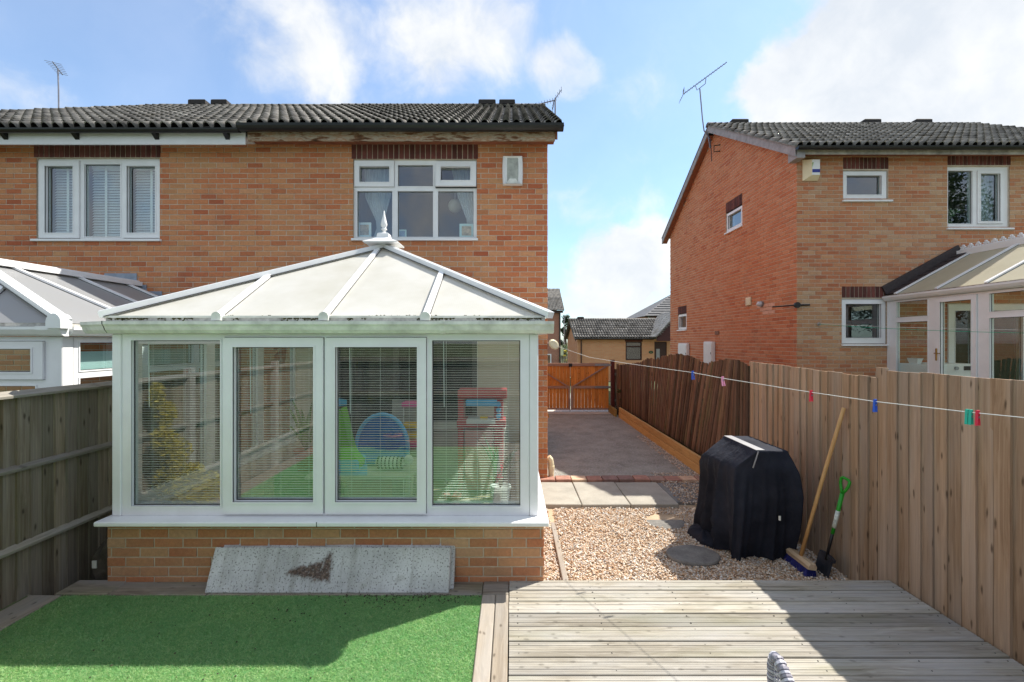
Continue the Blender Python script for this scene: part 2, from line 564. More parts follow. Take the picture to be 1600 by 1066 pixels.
def brick_wall(parent, axis, plane, sign, u0, u1, z0, z1, mat, holes=(), top=None, singles=0, vis=None, thick=0.22, core=True, core_holes=None, cskip=0.0):
    """bricks in stretcher bond on the grid the material uses; the mortar core sits behind them"""
    P, H = 0.225, 0.075
    pieces = []
    for r in range(math.floor(z0 / H), math.ceil(z1 / H)):
        za, zb = max(r * H + 0.005, z0), min((r + 1) * H - 0.005, z1)
        if zb - za < 0.02:
            continue
        zm = (za + zb) / 2
        off = 0.1125 if r % 2 else 0.0
        for cidx in range(math.floor((u0 + off) / P), math.ceil((u1 + off) / P)):
            ua, ub = cidx * P - off + 0.005, (cidx + 1) * P - off - 0.005
            segs = [(max(ua, u0), min(ub, u1))]
            for h in holes:
                if h[2] < zm < h[3]:
                    ns = []
                    for s in segs:
                        if h[1] <= s[0] or h[0] >= s[1]:
                            ns.append(s)
                        else:
                            if s[0] < h[0]:
                                ns.append((s[0], h[0]))
                            if s[1] > h[1]:
                                ns.append((h[1], s[1]))
                    segs = ns
            for s in segs:
                if s[1] - s[0] < 0.010:
                    continue
                um = (s[0] + s[1]) / 2
                if top is not None and zb > top(um) - 0.01:
                    continue
                full = abs(s[1] - s[0] - 0.215) < 1e-4 and abs(zb - za - 0.065) < 1e-4
                pieces.append((um, zm, s[1] - s[0], zb - za, full))
    cand = [i for i, p in enumerate(pieces) if p[4] and (vis is None or vis(p[0], p[1]))]
    def dist(i):
        p = wpt(axis, plane, sign, pieces[i][0], 0, pieces[i][1])
        return p[0] ** 2 + p[1] ** 2 + (p[2] - CZ) ** 2
    cand = set(sorted(cand, key=dist)[:singles])
    shared = brick_shape(axis, sign, 0.215, 0.065).mesh('brick', mat) if cand else None
    mass = MB()
    for i, (um, zm, w, h, full) in enumerate(pieces):
        pd = random.uniform(-0.0018, 0.0022)
        if i in cand:
            o = link('brick', shared, parent, at=wpt(axis, plane, sign, um, pd, zm))
            o.rotation_euler = (random.uniform(-.006, .006), random.uniform(-.004, .004), random.uniform(-.006, .006))
        else:
            bs = brick_shape(axis, sign, w, h, 0.0055 + pd)
            c = Vector(wpt(axis, plane, sign, um, 0, zm))
            mass.add([Vector(p) + c for p in bs.v], bs.f)
    if mass.v:
        mass.build('brick', mat, parent, kind='stuff')
    if core:
        mb = MB()
        for c in cells(u0 + cskip, u1, z0, z1, core_holes if core_holes is not None else holes):
            if top is None:
                wbox(mb, axis, plane, sign, c[0], c[1], c[2], c[3], 0.0, -thick)
        if top is not None:
            for c in cells(u0 + cskip, u1, z0, z1, list(holes)):
                # clip each cell under the gable line
                n = max(1, int((c[1] - c[0]) / 0.6))
                for k in range(n):
                    a, b2 = c[0] + (c[1] - c[0]) * k / n, c[0] + (c[1] - c[0]) * (k + 1) / n
                    ta, tb = min(c[3], top(a)), min(c[3], top(b2))
                    if max(ta, tb) <= c[2] + 0.01:
                        continue
                    ta, tb = max(ta, c[2] + 0.001), max(tb, c[2] + 0.001)
                    v = [wpt(axis, plane, sign, u, d, z) for d in (0.0, -thick) for u, z in ((a, c[2]), (b2, c[2]), (b2, tb), (a, ta))]
                    mb.add(v, [(0, 1, 2, 3), (7, 6, 5, 4), (0, 4, 5, 1), (1, 5, 6, 2), (2, 6, 7, 3), (3, 7, 4, 0)])
        mb.build('wall', MORTAR, parent)
    return pieces


def soldiers(parent, axis, plane, sign, u0, u1, z0, z1):
    """soldier course over an opening: bricks on end"""
    n = max(1, round((u1 - u0) / 0.075))
    w = (u1 - u0) / n
    me = brick_shape(axis, sign, w - 0.011, z1 - z0 - 0.008, 0.009).mesh('lintel_brick', SOLDIER)
    for k in range(n):
        o = link('brick', me, parent, at=wpt(axis, plane, sign, u0 + (k + .5) * w, random.uniform(-.001, .0015), (z0 + z1) / 2))


def window(parent, axis, plane, sign, u0, u1, z0, z1, glasses, sashes=(), rec=0.035, depth=0.07, sill=None, mat=None, gmat=None, name='window'):
    """plastic frame with holes for the glazed lights; a sash stands proud of the frame. glasses: (ua,ub,za,zb,sash index or None)"""
    mat = mat or UPVC
    gmat = gmat or GLASS
    holes = [g[:4] for g in glasses if g[4] is None] + [tuple(s[:4]) for s in sashes]
    mb = MB()
    for c in cells(u0, u1, z0, z1, holes):
        wbox(mb, axis, plane, sign, c[0], c[1], c[2], c[3], -rec, -rec - depth)
    # bead: a small step round each fixed light
    for g in glasses:
        if g[4] is None:
            e = 0.012
            for c in cells(g[0] - e, g[1] + e, g[2] - e, g[3] + e, [g[:4]]):
                wbox(mb, axis, plane, sign, c[0], c[1], c[2], c[3], -rec + 0.006, -rec - 0.004)
    w = mb.build(name, mat, parent)
    for si, s in enumerate(sashes):
        mb = MB()
        gs = [g[:4] for g in glasses if g[4] == si]
        e = 0.004
        for c in cells(s[0] + e, s[1] - e, s[2] + e, s[3] - e, gs):
            wbox(mb, axis, plane, sign, c[0], c[1], c[2], c[3], -rec + 0.022, -rec - depth + .01)
        for g in gs:
            q = 0.014
            for c in cells(g[0] - q, g[1] + q, g[2] - q, g[3] + q, [g]):
                wbox(mb, axis, plane, sign, c[0], c[1], c[2], c[3], -rec + 0.028, -rec + 0.010)
        sh = mb.build('sash', mat, w)
        mb = MB()
        ring = list(cells(s[0] - .002, s[1] + .002, s[2] - .002, s[3] + .002, [(s[0] + e, s[1] - e, s[2] + e, s[3] - e)]))
        for c in ring:
            wbox(mb, axis, plane, sign, c[0], c[1], c[2], c[3], -rec - 0.012, -rec - 0.05)
        mb.build('seal', BLACKPVC, w)
    for g in glasses:
        mb = MB()
        wbox(mb, axis, plane, sign, g[0] - .004, g[1] + .004, g[2] - .004, g[3] + .004, -rec - 0.030, -rec - 0.034)
        mb.build('pane', gmat, w)
        mb = MB()
        for c in cells(g[0], g[1], g[2], g[3], [(g[0] + .006, g[1] - .006, g[2] + .006, g[3] - .006)]):
            wbox(mb, axis, plane, sign, c[0], c[1], c[2], c[3], -rec - 0.0245, -rec - 0.0295)
        mb.build('gasket', BLACKPVC, w)
    if sill:
        mb = MB()
        wbox(mb, axis, plane, sign, u0 - sill[0], u1 + sill[1], z0 - 0.035, z0 - 0.001, -rec - depth, 0.045, 0.005)
        mb.build('sill', mat, w)
    return w


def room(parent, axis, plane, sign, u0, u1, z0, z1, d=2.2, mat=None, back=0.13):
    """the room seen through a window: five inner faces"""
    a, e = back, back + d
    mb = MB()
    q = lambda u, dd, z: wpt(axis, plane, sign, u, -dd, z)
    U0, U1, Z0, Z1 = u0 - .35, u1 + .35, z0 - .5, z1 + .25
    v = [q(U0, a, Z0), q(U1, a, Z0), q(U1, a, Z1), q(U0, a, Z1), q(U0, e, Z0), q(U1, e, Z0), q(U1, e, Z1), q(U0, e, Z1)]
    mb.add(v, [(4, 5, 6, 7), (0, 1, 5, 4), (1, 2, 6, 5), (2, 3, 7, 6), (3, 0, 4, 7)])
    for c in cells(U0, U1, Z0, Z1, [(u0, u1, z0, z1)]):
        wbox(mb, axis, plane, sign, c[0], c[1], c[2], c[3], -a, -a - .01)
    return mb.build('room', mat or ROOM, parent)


# ------------------------------------------------------------------ roofs
def tile_shape(w=0.30, L=0.405, humps=2, amp=0.042, seg=6):
    """interlocking roll tile, local: u across, v up the slope from the nose, third axis up"""
    n = humps * seg
    pr = []
    for hh in range(humps):
        for f_, z in ((0, 0), (.15, .05), (.27, .72), (.5, 1.0), (.73, .72), (.85, .05)):
            pr.append((w * (hh + f_) / humps, amp * z))
    pr.append((w, 0))
    n = len(pr) - 1
    mb = MB()
    v = [(u, 0, h + 0.010 + .044 * h / amp) for u, h in pr] + [(u, L, h) for u, h in pr] + [(u, 0.004, h + 0.002 + .032 * h / amp) for u, h in pr]
    f = [(k, k + 1, n + 2 + k, n + 1 + k) for k in range(n)] + [(2 * (n + 1) + k, 2 * (n + 1) + k + 1, k + 1, k) for k in range(n)]
    return mb.add(v, f)


def roof_slope(parent, x0, x1, ye, ze, yr, zr, mat, singles=300, keep=None, gauge=0.335, w=0.30, flip=False, seg=6):
    """tiles from the eave line (ye, ze) up to the ridge (yr, zr), laid along x"""
    sgn = -1 if yr < ye else 1
    slope = Vector((0, yr - ye, zr - ze))
    Ls = slope.length
    d = slope.normalized()
    nrm = Vector((1, 0, 0)).cross(d) * sgn
    nrm = nrm if nrm.z > 0 else -nrm
    rows, cols = math.ceil(Ls / gauge), math.ceil((x1 - x0) / w)
    wt_ = (x1 - x0) / cols
    ts = tile_shape(wt_, gauge + 0.07, seg=seg)
    R = Matrix((Vector((1, 0, 0)), d, nrm)).transposed()
    me_pts = [R @ Vector(p) for p in ts.v]
    shared = MB().add(me_pts, ts.f).mesh('roof_tile', mat, False)
    shared.polygons.foreach_set('use_smooth', [i < len(ts.f) // 2 for i in range(len(ts.f))])
    todo = []
    for r in range(rows):
        for c in range(cols):
            base = Vector((x0 + c * wt_, ye, ze)) + d * (r * gauge)
            if keep and not keep(base.x + wt_ / 2, base.y):
                continue
            if r == rows - 1:
                base = Vector((x0 + c * wt_, ye, ze)) + d * (Ls - gauge * 1.0)
                base += nrm * 0.004
            todo.append((r, c, base))
    todo.sort(key=lambda t: (t[2] - Vector((0, 0, CZ))).length)
    mass = MB()
    for i, (r, c, base) in enumerate(todo):
        j = nrm * random.uniform(0, .004) + d * random.uniform(-.006, .004)
        if i < singles:
            link('roof_tile', shared, parent, at=base + j)
        else:
            mass.add([p + base + j for p in me_pts], ts.f)
    if mass.v:
        mass.build('roof_tile', mat, parent, kind='stuff')
    # underlay
    a, b2 = Vector((x0, ye, ze)) - nrm * .012, Vector((x0, yr, zr)) - nrm * .012
    c2, d2 = Vector((x1, yr, zr)) - nrm * .012, Vector((x1, ye, ze)) - nrm * .012
    return (a, b2, c2, d2)


def ridge_tiles(parent, p0, p1, mat, L=0.45, r=0.11, singles=True):
    p0, p1 = Vector(p0), Vector(p1)
    n = max(1, round((p1 - p0).length / L))
    d = (p1 - p0) / n
    s = Vector((0, 0, 1)).cross(d).normalized()
    u = d.cross(s).normalized()
    pts = []
    for k in range(7):
        a = math.pi * (k / 6.0)
        pts.append((math.cos(a) * r, math.sin(a) * r * .75))
    mb = MB()
    v = []
    for t, k in ((0, 1.0), (1.02, .94)):
        v += [d * t + s * (a * k) + u * (b * k - r * .35) for a, b in pts]
    f = [(k, k + 1, 8 + k, 7 + k) for k in range(6)] + [tuple(range(6, -1, -1)), tuple(range(7, 14))]
    me = MB().add(v, f).mesh('ridge_tile', mat)
    for i in range(n):
        link('ridge_tile', me, parent, at=p0 + d * i + u * random.uniform(0, .006))


def gutter(parent, x0, x1, y, z, mat, r=0.055, name='gutter'):
    """half-round gutter along x, hanging with its lip at z"""
    pr = [(y + r * math.cos(math.pi + math.pi * k / 8), z + r * math.sin(math.pi + math.pi * k / 8)) for k in range(9)]
    inner = [(y + (r - .006) * math.cos(2 * math.pi - math.pi * k / 8), z + (r - .006) * math.sin(2 * math.pi - math.pi * k / 8)) for k in range(9)]
    mb = MB().prism(pr + inner, 'x', x0, x1)
    for xe in (x0, x1):
        mb.prism(pr, 'x', xe - .004, xe + .004)
    return mb.build(name, mat, parent)
# ------------------------------------------------------------------ the ground and the setting
def ground_mat(name, c1, c2, scale=8, fine=60, bump=0.5, rough=0.95, speck=None):
    m, b = new_mat(name)
    pos = b('ShaderNodeNewGeometry').outputs['Position']
    n = b.noise(pos, scale, 6.0, 0.65)
    f = b.noise(pos, fine, 4.0, 0.6)
    t = b.m('ADD', b.m('MULTIPLY', n, 0.6), b.m('MULTIPLY', f, 0.4))
    c = b.mix(b.rng(t, 0.35, 0.65), c1, c2)
    if speck:
        v = b('ShaderNodeTexVoronoi', Vector=pos, Scale=speck[0], Randomness=1.0)
        k = b('ShaderNodeSeparateXYZ', i0=v.outputs['Color']).outputs[0]
        c = b.mix(b.m('MULTIPLY', b.m('GREATER_THAN', k, speck[2]), speck[3]), c, speck[1])
        d = b.rng(v.outputs['Distance'], 0.0, 0.6, 1.0, 0.0)
        t = b.m('ADD', b.m('MULTIPLY', f, 0.4), b.m('MULTIPLY', d, 0.8))
    finish(b, c, rough, t, bump, 0.006, 0.25)
    return m


EARTH = ground_mat('earth', (0.035, 0.028, 0.02), (0.09, 0.07, 0.05), 5, 50, 0.8)
FIELD = ground_mat('rough_ground', (0.05, 0.07, 0.025), (0.10, 0.11, 0.05), 0.6, 12, 0.5)
TARMAC = ground_mat('tarmac', (0.150, 0.149, 0.130), (0.345, 0.343, 0.305), 2.6, 45, 1.0, 0.93, (70.0, (0.36, 0.35, 0.34), 0.70, 0.7))
CONCRETE = ground_mat('pale_concrete', (0.42, 0.40, 0.36), (0.56, 0.54, 0.50), 4, 70, 0.3)
SLAB = ground_mat('paving_slab', (0.27, 0.255, 0.22), (0.40, 0.375, 0.325), 3.5, 80, 0.45)
SLAB_DARK = ground_mat('paving_slab_dark', (0.15, 0.15, 0.15), (0.24, 0.235, 0.225), 3.5, 80, 0.5)
STONE = ground_mat('stepping_stone', (0.11, 0.105, 0.10), (0.24, 0.23, 0.21), 7, 70, 0.7)


def struct(name, mb, mat, **k):
    return mb.build(name, mat, None, kind='structure', **k)


# the sheet to the horizon has an opening under the gardens, which are built up as solid ground
g = MB()
for c in cells(-600, 600, -400, 700, [(-14, 14, -9, 18)]):
    g.add([(c[0], c[2], -0.45), (c[1], c[2], -0.45), (c[1], c[3], -0.45), (c[0], c[3], -0.45)], [(0, 1, 2, 3)])
struct('ground', g, FIELD)
struct('garden_ground', MB().box(-14, 14, -9, 18, -0.9, -0.42), EARTH)
struct('left_garden_ground', MB().box(-14, -3.68, -9, 6.6, -0.41, 0.0), FIELD)
struct('right_garden_ground', MB().box(3.08, 14, -9, 17.5, -0.41, 0.42), FIELD)
struct('driveway', MB().box(0.52, 3.06, 6.60, 12.46, -0.41, 0.0), TARMAC)
struct('concrete_apron', MB().box(0.3, 3.05, 12.47, 13.9, -0.41, 0.006), CONCRETE)
struct('road', MB().box(-14, 14, 13.92, 17.9, -0.415, -0.05), TARMAC)
struct('gravel_base', MB().prism([(3.40, -.41), (6.46, -.41), (6.46, -.052), (5.5, -.052), (4.7, -.115), (3.40, -.115)], 'x', .21, 3.06), ground_mat('gravel_sand', (.36, .26, .17), (.52, .40, .28), 9, 90, .6))
struct('side_passage_ground', MB().box(-3.66, -3.2, 3.3, 6.6, -0.41, -0.10), EARTH)
struct('terrace_ground', MB().box(-3.66, 3.06, -1.6, 3.38, -0.41, 0.02), EARTH)

# ------------------------------------------------------------------ main house (right half of the pair)
HY = 6.58
fx = lambda px: PX(px, HY)
fz = lambda py: PZ(py, HY)
XP, XR = -3.68, 0.509          # party line, right corner
EY, EZ, RY, RZ = 6.27, 4.97, 9.98, 7.12
SL = (RZ - EZ) / (RY - EY)
gable_top = lambda u: (EZ + SL * (u - EY) if u < RY else RZ - SL * (u - RY)) - 0.10
GBOARD = plain('grey_bargeboard', (0.30, 0.29, 0.30), 0.75, 0.25, 8, 0.3)
WBOARD = plain('white_fascia', (0.70, 0.71, 0.72), 0.4, 0.05, 4)

house = thing('semi_detached_house', 'orange brick house with six-pane window above the white conservatory', 'house', (-1.6, HY, 0))
win = (fx(552), fx(745), fz(373), fz(249))
lin = (fx(549), fx(747.5), fz(249), fz(226))
hole = (win[0], win[1], win[2], lin[3])
inside = (-3.13, 0.19, -0.2, 2.30)
door = (-2.85, -0.50, 0.14, 2.2)
brick_wall(house, 'x', HY, -1, XP, XR, -0.3, 4.86, BR_MAIN, [hole, inside], None, 272,
           lambda u, z: z > 3.15, core_holes=[win, door])
brick_wall(house, 'y', XR, 1, HY + .002, 13.36, -0.3, 7.1, BR_MAIN_Y, [], gable_top, 0, cskip=.22)
MB().box(XP, XR - .221, 13.14, 13.36, -0.3, 4.9).build('rear_wall', MORTAR, house)
soldiers(house, 'x', HY, -1, *lin)


def glz(fxx, fzz, *r):
    return (fxx(r[0]), fxx(r[1]), fzz(r[3]), fzz(r[2]), r[4])


gl = [glz(fx, fz, 561, 608, 259.7, 284, 0), glz(fx, fz, 621, 676, 256.7, 290, None), glz(fx, fz, 557, 612, 297.7, 369.5, None),
      glz(fx, fz, 620.6, 676, 297.7, 369.5, None), glz(fx, fz, 684, 739.6, 297.7, 369.5, None), glz(fx, fz, 688.7, 735, 259.7, 282, 1)]
sash = [(fx(552.6), fx(615.5), fz(291.5), fz(250)), (fx(680.5), fx(744.6), fz(291.5), fz(250))]
w = window(house, 'x', HY, -1, *win, gl, sash, sill=(.02, .02))
# the right top light is open a crack: swing its sash and pane about the head
for ch in w.children:
    cx = [v.co.x for v in ch.data.vertices]
    cz = [v.co.z for v in ch.data.vertices]
    if min(cx) > fx(678) and min(cz) > fz(293):
        piv = Vector((0, HY - .05, fz(251)))
        ch.data.transform(Matrix.Translation(piv) @ Matrix.Rotation(math.radians(-7), 4, 'X') @ Matrix.Translation(-piv))
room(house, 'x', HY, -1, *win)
# roof
und = [roof_slope(house, XP, 0.72, EY, EZ, RY, RZ, TILE, 300)]
MB().slab(und[0], .02).slab([(XP, RY, RZ - .02), (XP, 13.7, EZ - .02), (0.70, 13.7, EZ - .02), (0.70, RY, RZ - .02)], .03).build('roof', TILE, house)
ridge_tiles(house, (XP, RY, RZ + .03), (0.72, RY, RZ + .03), TILE)
gutter(house, XP - .06, 0.70, EY - .03, EZ - .012, BLACKPVC, 0.082)
MB().box(XP, 0.60, 6.33, 6.36, 4.787, 4.93).build('fascia', FASCIA_OLD, house)
MB().box(XP, 0.60, 6.362, 6.57, 4.837, 4.855).build('soffit', SOFFIT, house)
for s_, y0, y1 in ((1, EY + .03, RY), (-1, RY, 13.65)):
    zz = lambda y: (EZ + SL * (y - EY) if y <= RY else RZ - SL * (y - RY))
    prof = [(y0, zz(y0) - .20), (y1, zz(y1) - .20), (y1, zz(y1) - .022), (y0, zz(y0) - .022)]
    MB().prism([(p[0], p[1]) for p in prof], 'x', 0.602, 0.63).build('bargeboard', SOFFIT, house)
    MB().prism([(y0 + .1, zz(y0 + .1) - .19), (y1, zz(y1) - .19), (y1, zz(y1) - .17), (y0 + .1, zz(y0 + .1) - .17)], 'x', XR + .012, 0.60).build('verge_soffit', SOFFIT, house)
VENT = plain('ridge_vent_clay', (0.035, 0.03, 0.028), 0.85, 0.3, 20, 0.4)


def ridge_vent(parent, pxa, pxb, Y, z):
    a, b2 = PX(pxa, Y), PX(pxb, Y)
    m = MB()
    m.loft([[(a + i, Y - .13 + j, z), (b2 - i, Y - .13 + j, z), (b2 - i, Y + .13 - j, z), (a + i, Y + .13 - j, z)] for i, j, z in
            ((.0, 0, z - .03), (.005, .0, z + .055), (.03, .02, z + .075), (.06, .05, z + .085))])
    return m.build('ridge_vent', VENT, parent)


ridge_vent(house, 748, 775, RY, RZ + .05)
ridge_vent(house, 780, 805, RY, RZ + .05)
# what is seen in the upstairs room
CLOTH = plain('pale_curtain', (0.62, 0.64, 0.68), 0.9, 0.08, 8)


def curtain(name, label, y, rows, mat=None, folds=7, n=40, amp=.022):
    """rows: (z, x0, x1) from the rail down"""
    mb = MB()
    rings = []
    for z, a, b2 in rows:
        rings.append([(a + (b2 - a) * k / n, y + amp * math.sin(2 * math.pi * folds * k / n) + .004 * math.sin(9.1 * k), z) for k in range(n + 1)])
    mb.loft(rings, False, closed=False)
    o = mb.build(name, mat or CLOTH, None, True)
    return tag(o, label, 'curtain')


zt, zb = win[3], win[2]
curtain('curtain', 'white voile curtain gathered at left of the six-pane window', HY + .26,
        [(zt + .03, fx(560), fx(612)), (fz(300), fx(562), fx(603)), (fz(338), fx(579), fx(592)), (fz(350), fx(580), fx(594)), (zb - .05, fx(570), fx(608))])
curtain('curtain', 'white voile curtain gathered at right of the six-pane window', HY + .26,
        [(zt + .03, fx(700), fx(748)), (fz(300), fx(712), fx(746)), (fz(335), fx(726), fx(742)), (fz(348), fx(727), fx(743)), (zb - .05, fx(722), fx(748))])
LAMPSHADE = plain('paper_globe', (0.82, 0.80, 0.74), 0.9, 0.03, 5)
t = thing('paper_lantern', 'round white paper lampshade hanging behind the six-pane window', 'lampshade', (PX(711, 7.4), 7.4, PZ(322, 7.4)))
lp = Vector(WL[t.name])
MB().lathe([(0.11 * math.sin(math.pi * k / 14) + .002, -0.11 * math.cos(math.pi * k / 14)) for k in range(15)], lp, 22).build('shade', LAMPSHADE, t, True)
MB().tube([lp + Vector((0, 0, .1)), lp + Vector((0, 0, .75))], .004, 5).build('cord', UPVC, t)


def photo_frame(label, px0, px1, py0, py1, Y, rim, art, tilt=0.0):
    x0, x1, z0, z1 = PX(px0, Y), PX(px1, Y), PZ(py1, Y), PZ(py0, Y)
    t = thing('picture_frame', label, 'picture frame', ((x0 + x1) / 2, Y, z0))
    mb = MB()
    r = min(x1 - x0, z1 - z0) * .16
    for c in cells(x0, x1, z0, z1, [(x0 + r, x1 - r, z0 + r, z1 - r)]):
        mb.box(c[0], c[1], Y - .008, Y + .012, c[2], c[3])
    mb.build('frame', rim, t)
    MB().box(x0 + r * .9, x1 - r * .9, Y - .002, Y + .006, z0 + r * .9, z1 - r * .9).build('picture', art, t)
    return t


ARTW = plain('warm_print', (0.50, 0.34, 0.22), 0.7, 0.5, 16)
ARTB = plain('blue_print', (0.22, 0.32, 0.50), 0.7, 0.4, 18)
FR_W = plain('white_frame', (0.75, 0.80, 0.80), 0.5, 0.04)
FR_M = plain('mint_frame', (0.55, 0.72, 0.72), 0.5, 0.04)
photo_frame('pale picture frame leaning in the left corner of the six-pane window', 559, 580, 348, 371, HY + .14, FR_W, ARTW)
photo_frame('small blue picture frame on the sill of the six-pane window', 622, 635, 359, 372, HY + .14, FR_M, ARTB)
photo_frame('mint picture frame standing at right on the six-pane window sill', 718, 740, 350, 372, HY + .14, FR_M, ARTW)
# sill inside
MB().box(win[0], win[1], HY + .108, HY + .24, win[2] - .04, win[2] - .005).build('window_board', UPVC, house)

# security light on the wall
t = thing('wall_alarm_box', 'white curved box with a dished grey face on the orange wall', 'alarm box', (fx(801), HY, fz(291)))
cx, z0, z1 = fx(801), fz(291), fz(247)
hw = (fx(817) - fx(785)) / 2
def pillow(sx, d, k):
    r = []
    for u, z in ((-1, -1), (-.35, -1), (.35, -1), (1, -1), (1.06, -.4), (1.06, .4), (1, 1), (.35, 1), (-.35, 1), (-1, 1), (-1.06, .4), (-1.06, -.4)):
        r.append((cx + u * hw * .94 * sx, HY - d, (z0 + z1) / 2 + z * (z1 - z0) / 2 * k))
    return r
MB().loft([pillow(1.0, .008, 1.0), pillow(1.0, .06, 1.0), pillow(.92, .085, .97), pillow(.62, .05, .93)]).build('case', UPVC, t)
MB().loft([pillow(.60, .049, .92), pillow(.5, .052, .86)]).build('face', plain('dirty_lens', (0.36, 0.38, 0.35), 0.4, 0.3, 14), t)
MB().slab([(cx - hw * .6, HY - .08, z0 + .012), (cx + hw * .6, HY - .08, z0 + .012), (cx + hw * .3, HY - .055, z0 + .09), (cx - hw * .3, HY - .055, z0 + .09)], .006).build('lower_lip', UPVC_OLD, t)

# ------------------------------------------------------------------ left half of the pair
XL = -11.25
lh = thing('semi_detached_house', 'orange brick house with white fascia and a window of closed blinds', 'house', (-7, HY, 0))
wl = (fx(57), fx(250), fz(374), fz(247))
ll = (fx(53), fx(252), fz(246.5), fz(226))
brick_wall(lh, 'x', HY, -1, XL, XP, -0.3, 4.86, BR_MAIN, [(wl[0], wl[1], wl[2], ll[3])], None, 272,
           lambda u, z: z > 2.9 and u > -7.45, core_holes=[wl])
soldiers(lh, 'x', HY, -1, *ll)
MB().box(XL, XL + .2, HY + .23, 13.1, -0.3, 4.86).box(XL, XP, 13.14, 13.36, -.3, 4.86).build('rear_wall', MORTAR, lh)
gl = [glz(fx, fz, 68.6, 112.6, 259, 363.5, 0), glz(fx, fz, 128.5, 185, 255.5, 369, None), glz(fx, fz, 197, 241.5, 259, 363.5, 1)]
sash = [(fx(58), fx(122), fz(372), fz(250)), (fx(190), fx(249), fz(372), fz(250))]
window(lh, 'x', HY, -1, *wl, gl, sash, sill=(.05, .03))
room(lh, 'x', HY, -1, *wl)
MB().box(wl[0], wl[1], HY + .108, HY + .28, wl[2] - .04, wl[2] - .005).build('window_board', UPVC, lh)
BLIND = plain('venetian_slat', (0.72, 0.75, 0.80), 0.5, 0.04, 5)
for k, (a, b2) in enumerate(((66, 115), (126, 187), (195, 244))):
    x0, x1, z0, z1 = fx(a), fx(b2), fz(367), fz(256)
    nm = ('left', 'middle', 'right')[k]
    t = thing('venetian_blind', f'white closed wooden venetian blind in the {nm} light of the three-light window', 'blind', ((x0 + x1) / 2, HY + .2, z1),
              'wooden blinds in the three-light window')
    zz = z1 - .02
    me = MB().beam((x0, 0, 0), (x1, 0, 0), .048, .003, (0, -.80, .60)).mesh('slat', BLIND)
    while zz > z0:
        link('slat', me, t, at=(0, HY + .2, zz))
        zz -= 0.040
    MB().box(x0, x1, HY + .175, HY + .225, z1 - .015, z1 + .03).build('headrail', BLIND, t)
    xm = x0 + (x1 - x0) * (.45, .38, .55)[k]
    MB().box(xm - .018, xm + .018, HY + .172, HY + .174, z0, z1).build('ladder_tape', UPVC, t)
EYL, EZL = 6.27, 4.93
hipx = -7.69
keepf = lambda x, y: x > hipx - (RY - y) - .05
roof_slope(lh, -11.4, XP, EYL, EZL, RY, RZ - .01, TILE, 300, keepf)
MB().slab([(-11.4, EYL, EZL - .012), (XP, EYL, EZL - .012), (XP, RY, RZ - .02), (hipx, RY, RZ - .02)], .02) \
    .slab([(-11.4, EYL, EZL), (hipx, RY, RZ - .01), (-11.4, 13.7, EZL)][::-1], .02) \
    .slab([(hipx, RY, RZ - .02), (XP, RY, RZ - .02), (XP, 13.7, EZL), (-11.4, 13.7, EZL)][::-1], .02).build('roof', TILE, lh)
ridge_tiles(lh, (hipx, RY, RZ + .02), (XP, RY, RZ + .02), TILE)
ridge_tiles(lh, (-11.4, EYL, EZL + .02), (hipx, RY, RZ + .02), TILE, 0.40, 0.12)
ridge_vent(lh, 300, 327, RY, RZ + .05)
ridge_vent(lh, 335, 360, RY, RZ + .05)
gutter(lh, -11.4, XP - .065, EYL - .02, EZL - .02, BLACKPVC, 0.05)
MB().box(-11.3, XP - .03, 6.33, 6.352, 4.735, 4.90).build('fascia', WBOARD, lh)
MB().box(-11.3, XP - .03, 6.354, 6.57, 4.842, 4.86).build('soffit', WBOARD, lh)
for px in (6, 118, 243, 354, -110):
    x = PX(px, 6.3)
    MB().prism([(6.328, 4.80), (6.328, 4.885), (6.23, 4.885)], 'x', x - .03, x + .03).build('gutter_bracket', BLACKPVC, lh)

# ------------------------------------------------------------------ house on the right
FASCIA_GREY = plain('grey_worn_fascia', (0.34, 0.32, 0.29), .8, .45, 7, .4)
RYF = 8.45
X5 = 5.29
gx = lambda px: PX(px, RYF)
gz = lambda py: PZ(py, RYF)
E2Y, E2Z, R2Y, R2Z = 8.14, 5.48, 11.83, 7.61
SL2 = (R2Z - E2Z) / (R2Y - E2Y)
rh = thing('detached_house', 'brick house on the right with a windowed gable and buff rear wall', 'house', (8.5, RYF, .4))
w1 = (gx(1317), gx(1387), gz(313), gz(266.5))
w2 = (gx(1480), gx(1577.5), gz(356.5), gz(260))
w3 = (gx(1315), gx(1385.5), gz(538), gz(467))
l1 = (gx(1317), gx(1388), gz(264.5), gz(246))
l2 = (gx(1480), gx(1579), gz(258.5), gz(242))
l3 = (gx(1315), gx(1387), gz(465.5), gz(447.5))
patio = (8.08, 9.6, .77, 2.68)
holes = [(a[0], a[1] if a is not w1 else l1[1], a[2], l[3]) for a, l in ((w1, l1), (w2, l2), (w3, l3))]
brick_wall(rh, 'x', RYF, -1, X5, 12.5, 0.3, 5.48, BR_RFRONT, holes + [patio], None, 270,
           lambda u, z: u < 9.3 and z > 1.6 and not (u > 7.0 and z < 3.7), core_holes=[w1, w2, w3, patio])
for l in (l1, l2, l3):
    soldiers(rh, 'x', RYF, -1, *l)
g2 = lambda u: (E2Z + SL2 * (u - E2Y) if u < R2Y else R2Z - SL2 * (u - R2Y)) - 0.10
sy = lambda px: X5 * F / (px - 800)
s1 = (sy(1160), sy(1134.5), 4.66, 5.14)
s2 = (sy(1073), sy(1059.5), 2.35, 2.84)
brick_wall(rh, 'y', X5, -1, RYF + .002, 15.2, 0.3, 7.6, BR_RSIDE, [(s1[0], s1[1], s1[2], s1[3] + .26), (s2[0], s2[1], s2[2], s2[3] + .24)], g2, 0, cskip=.22)
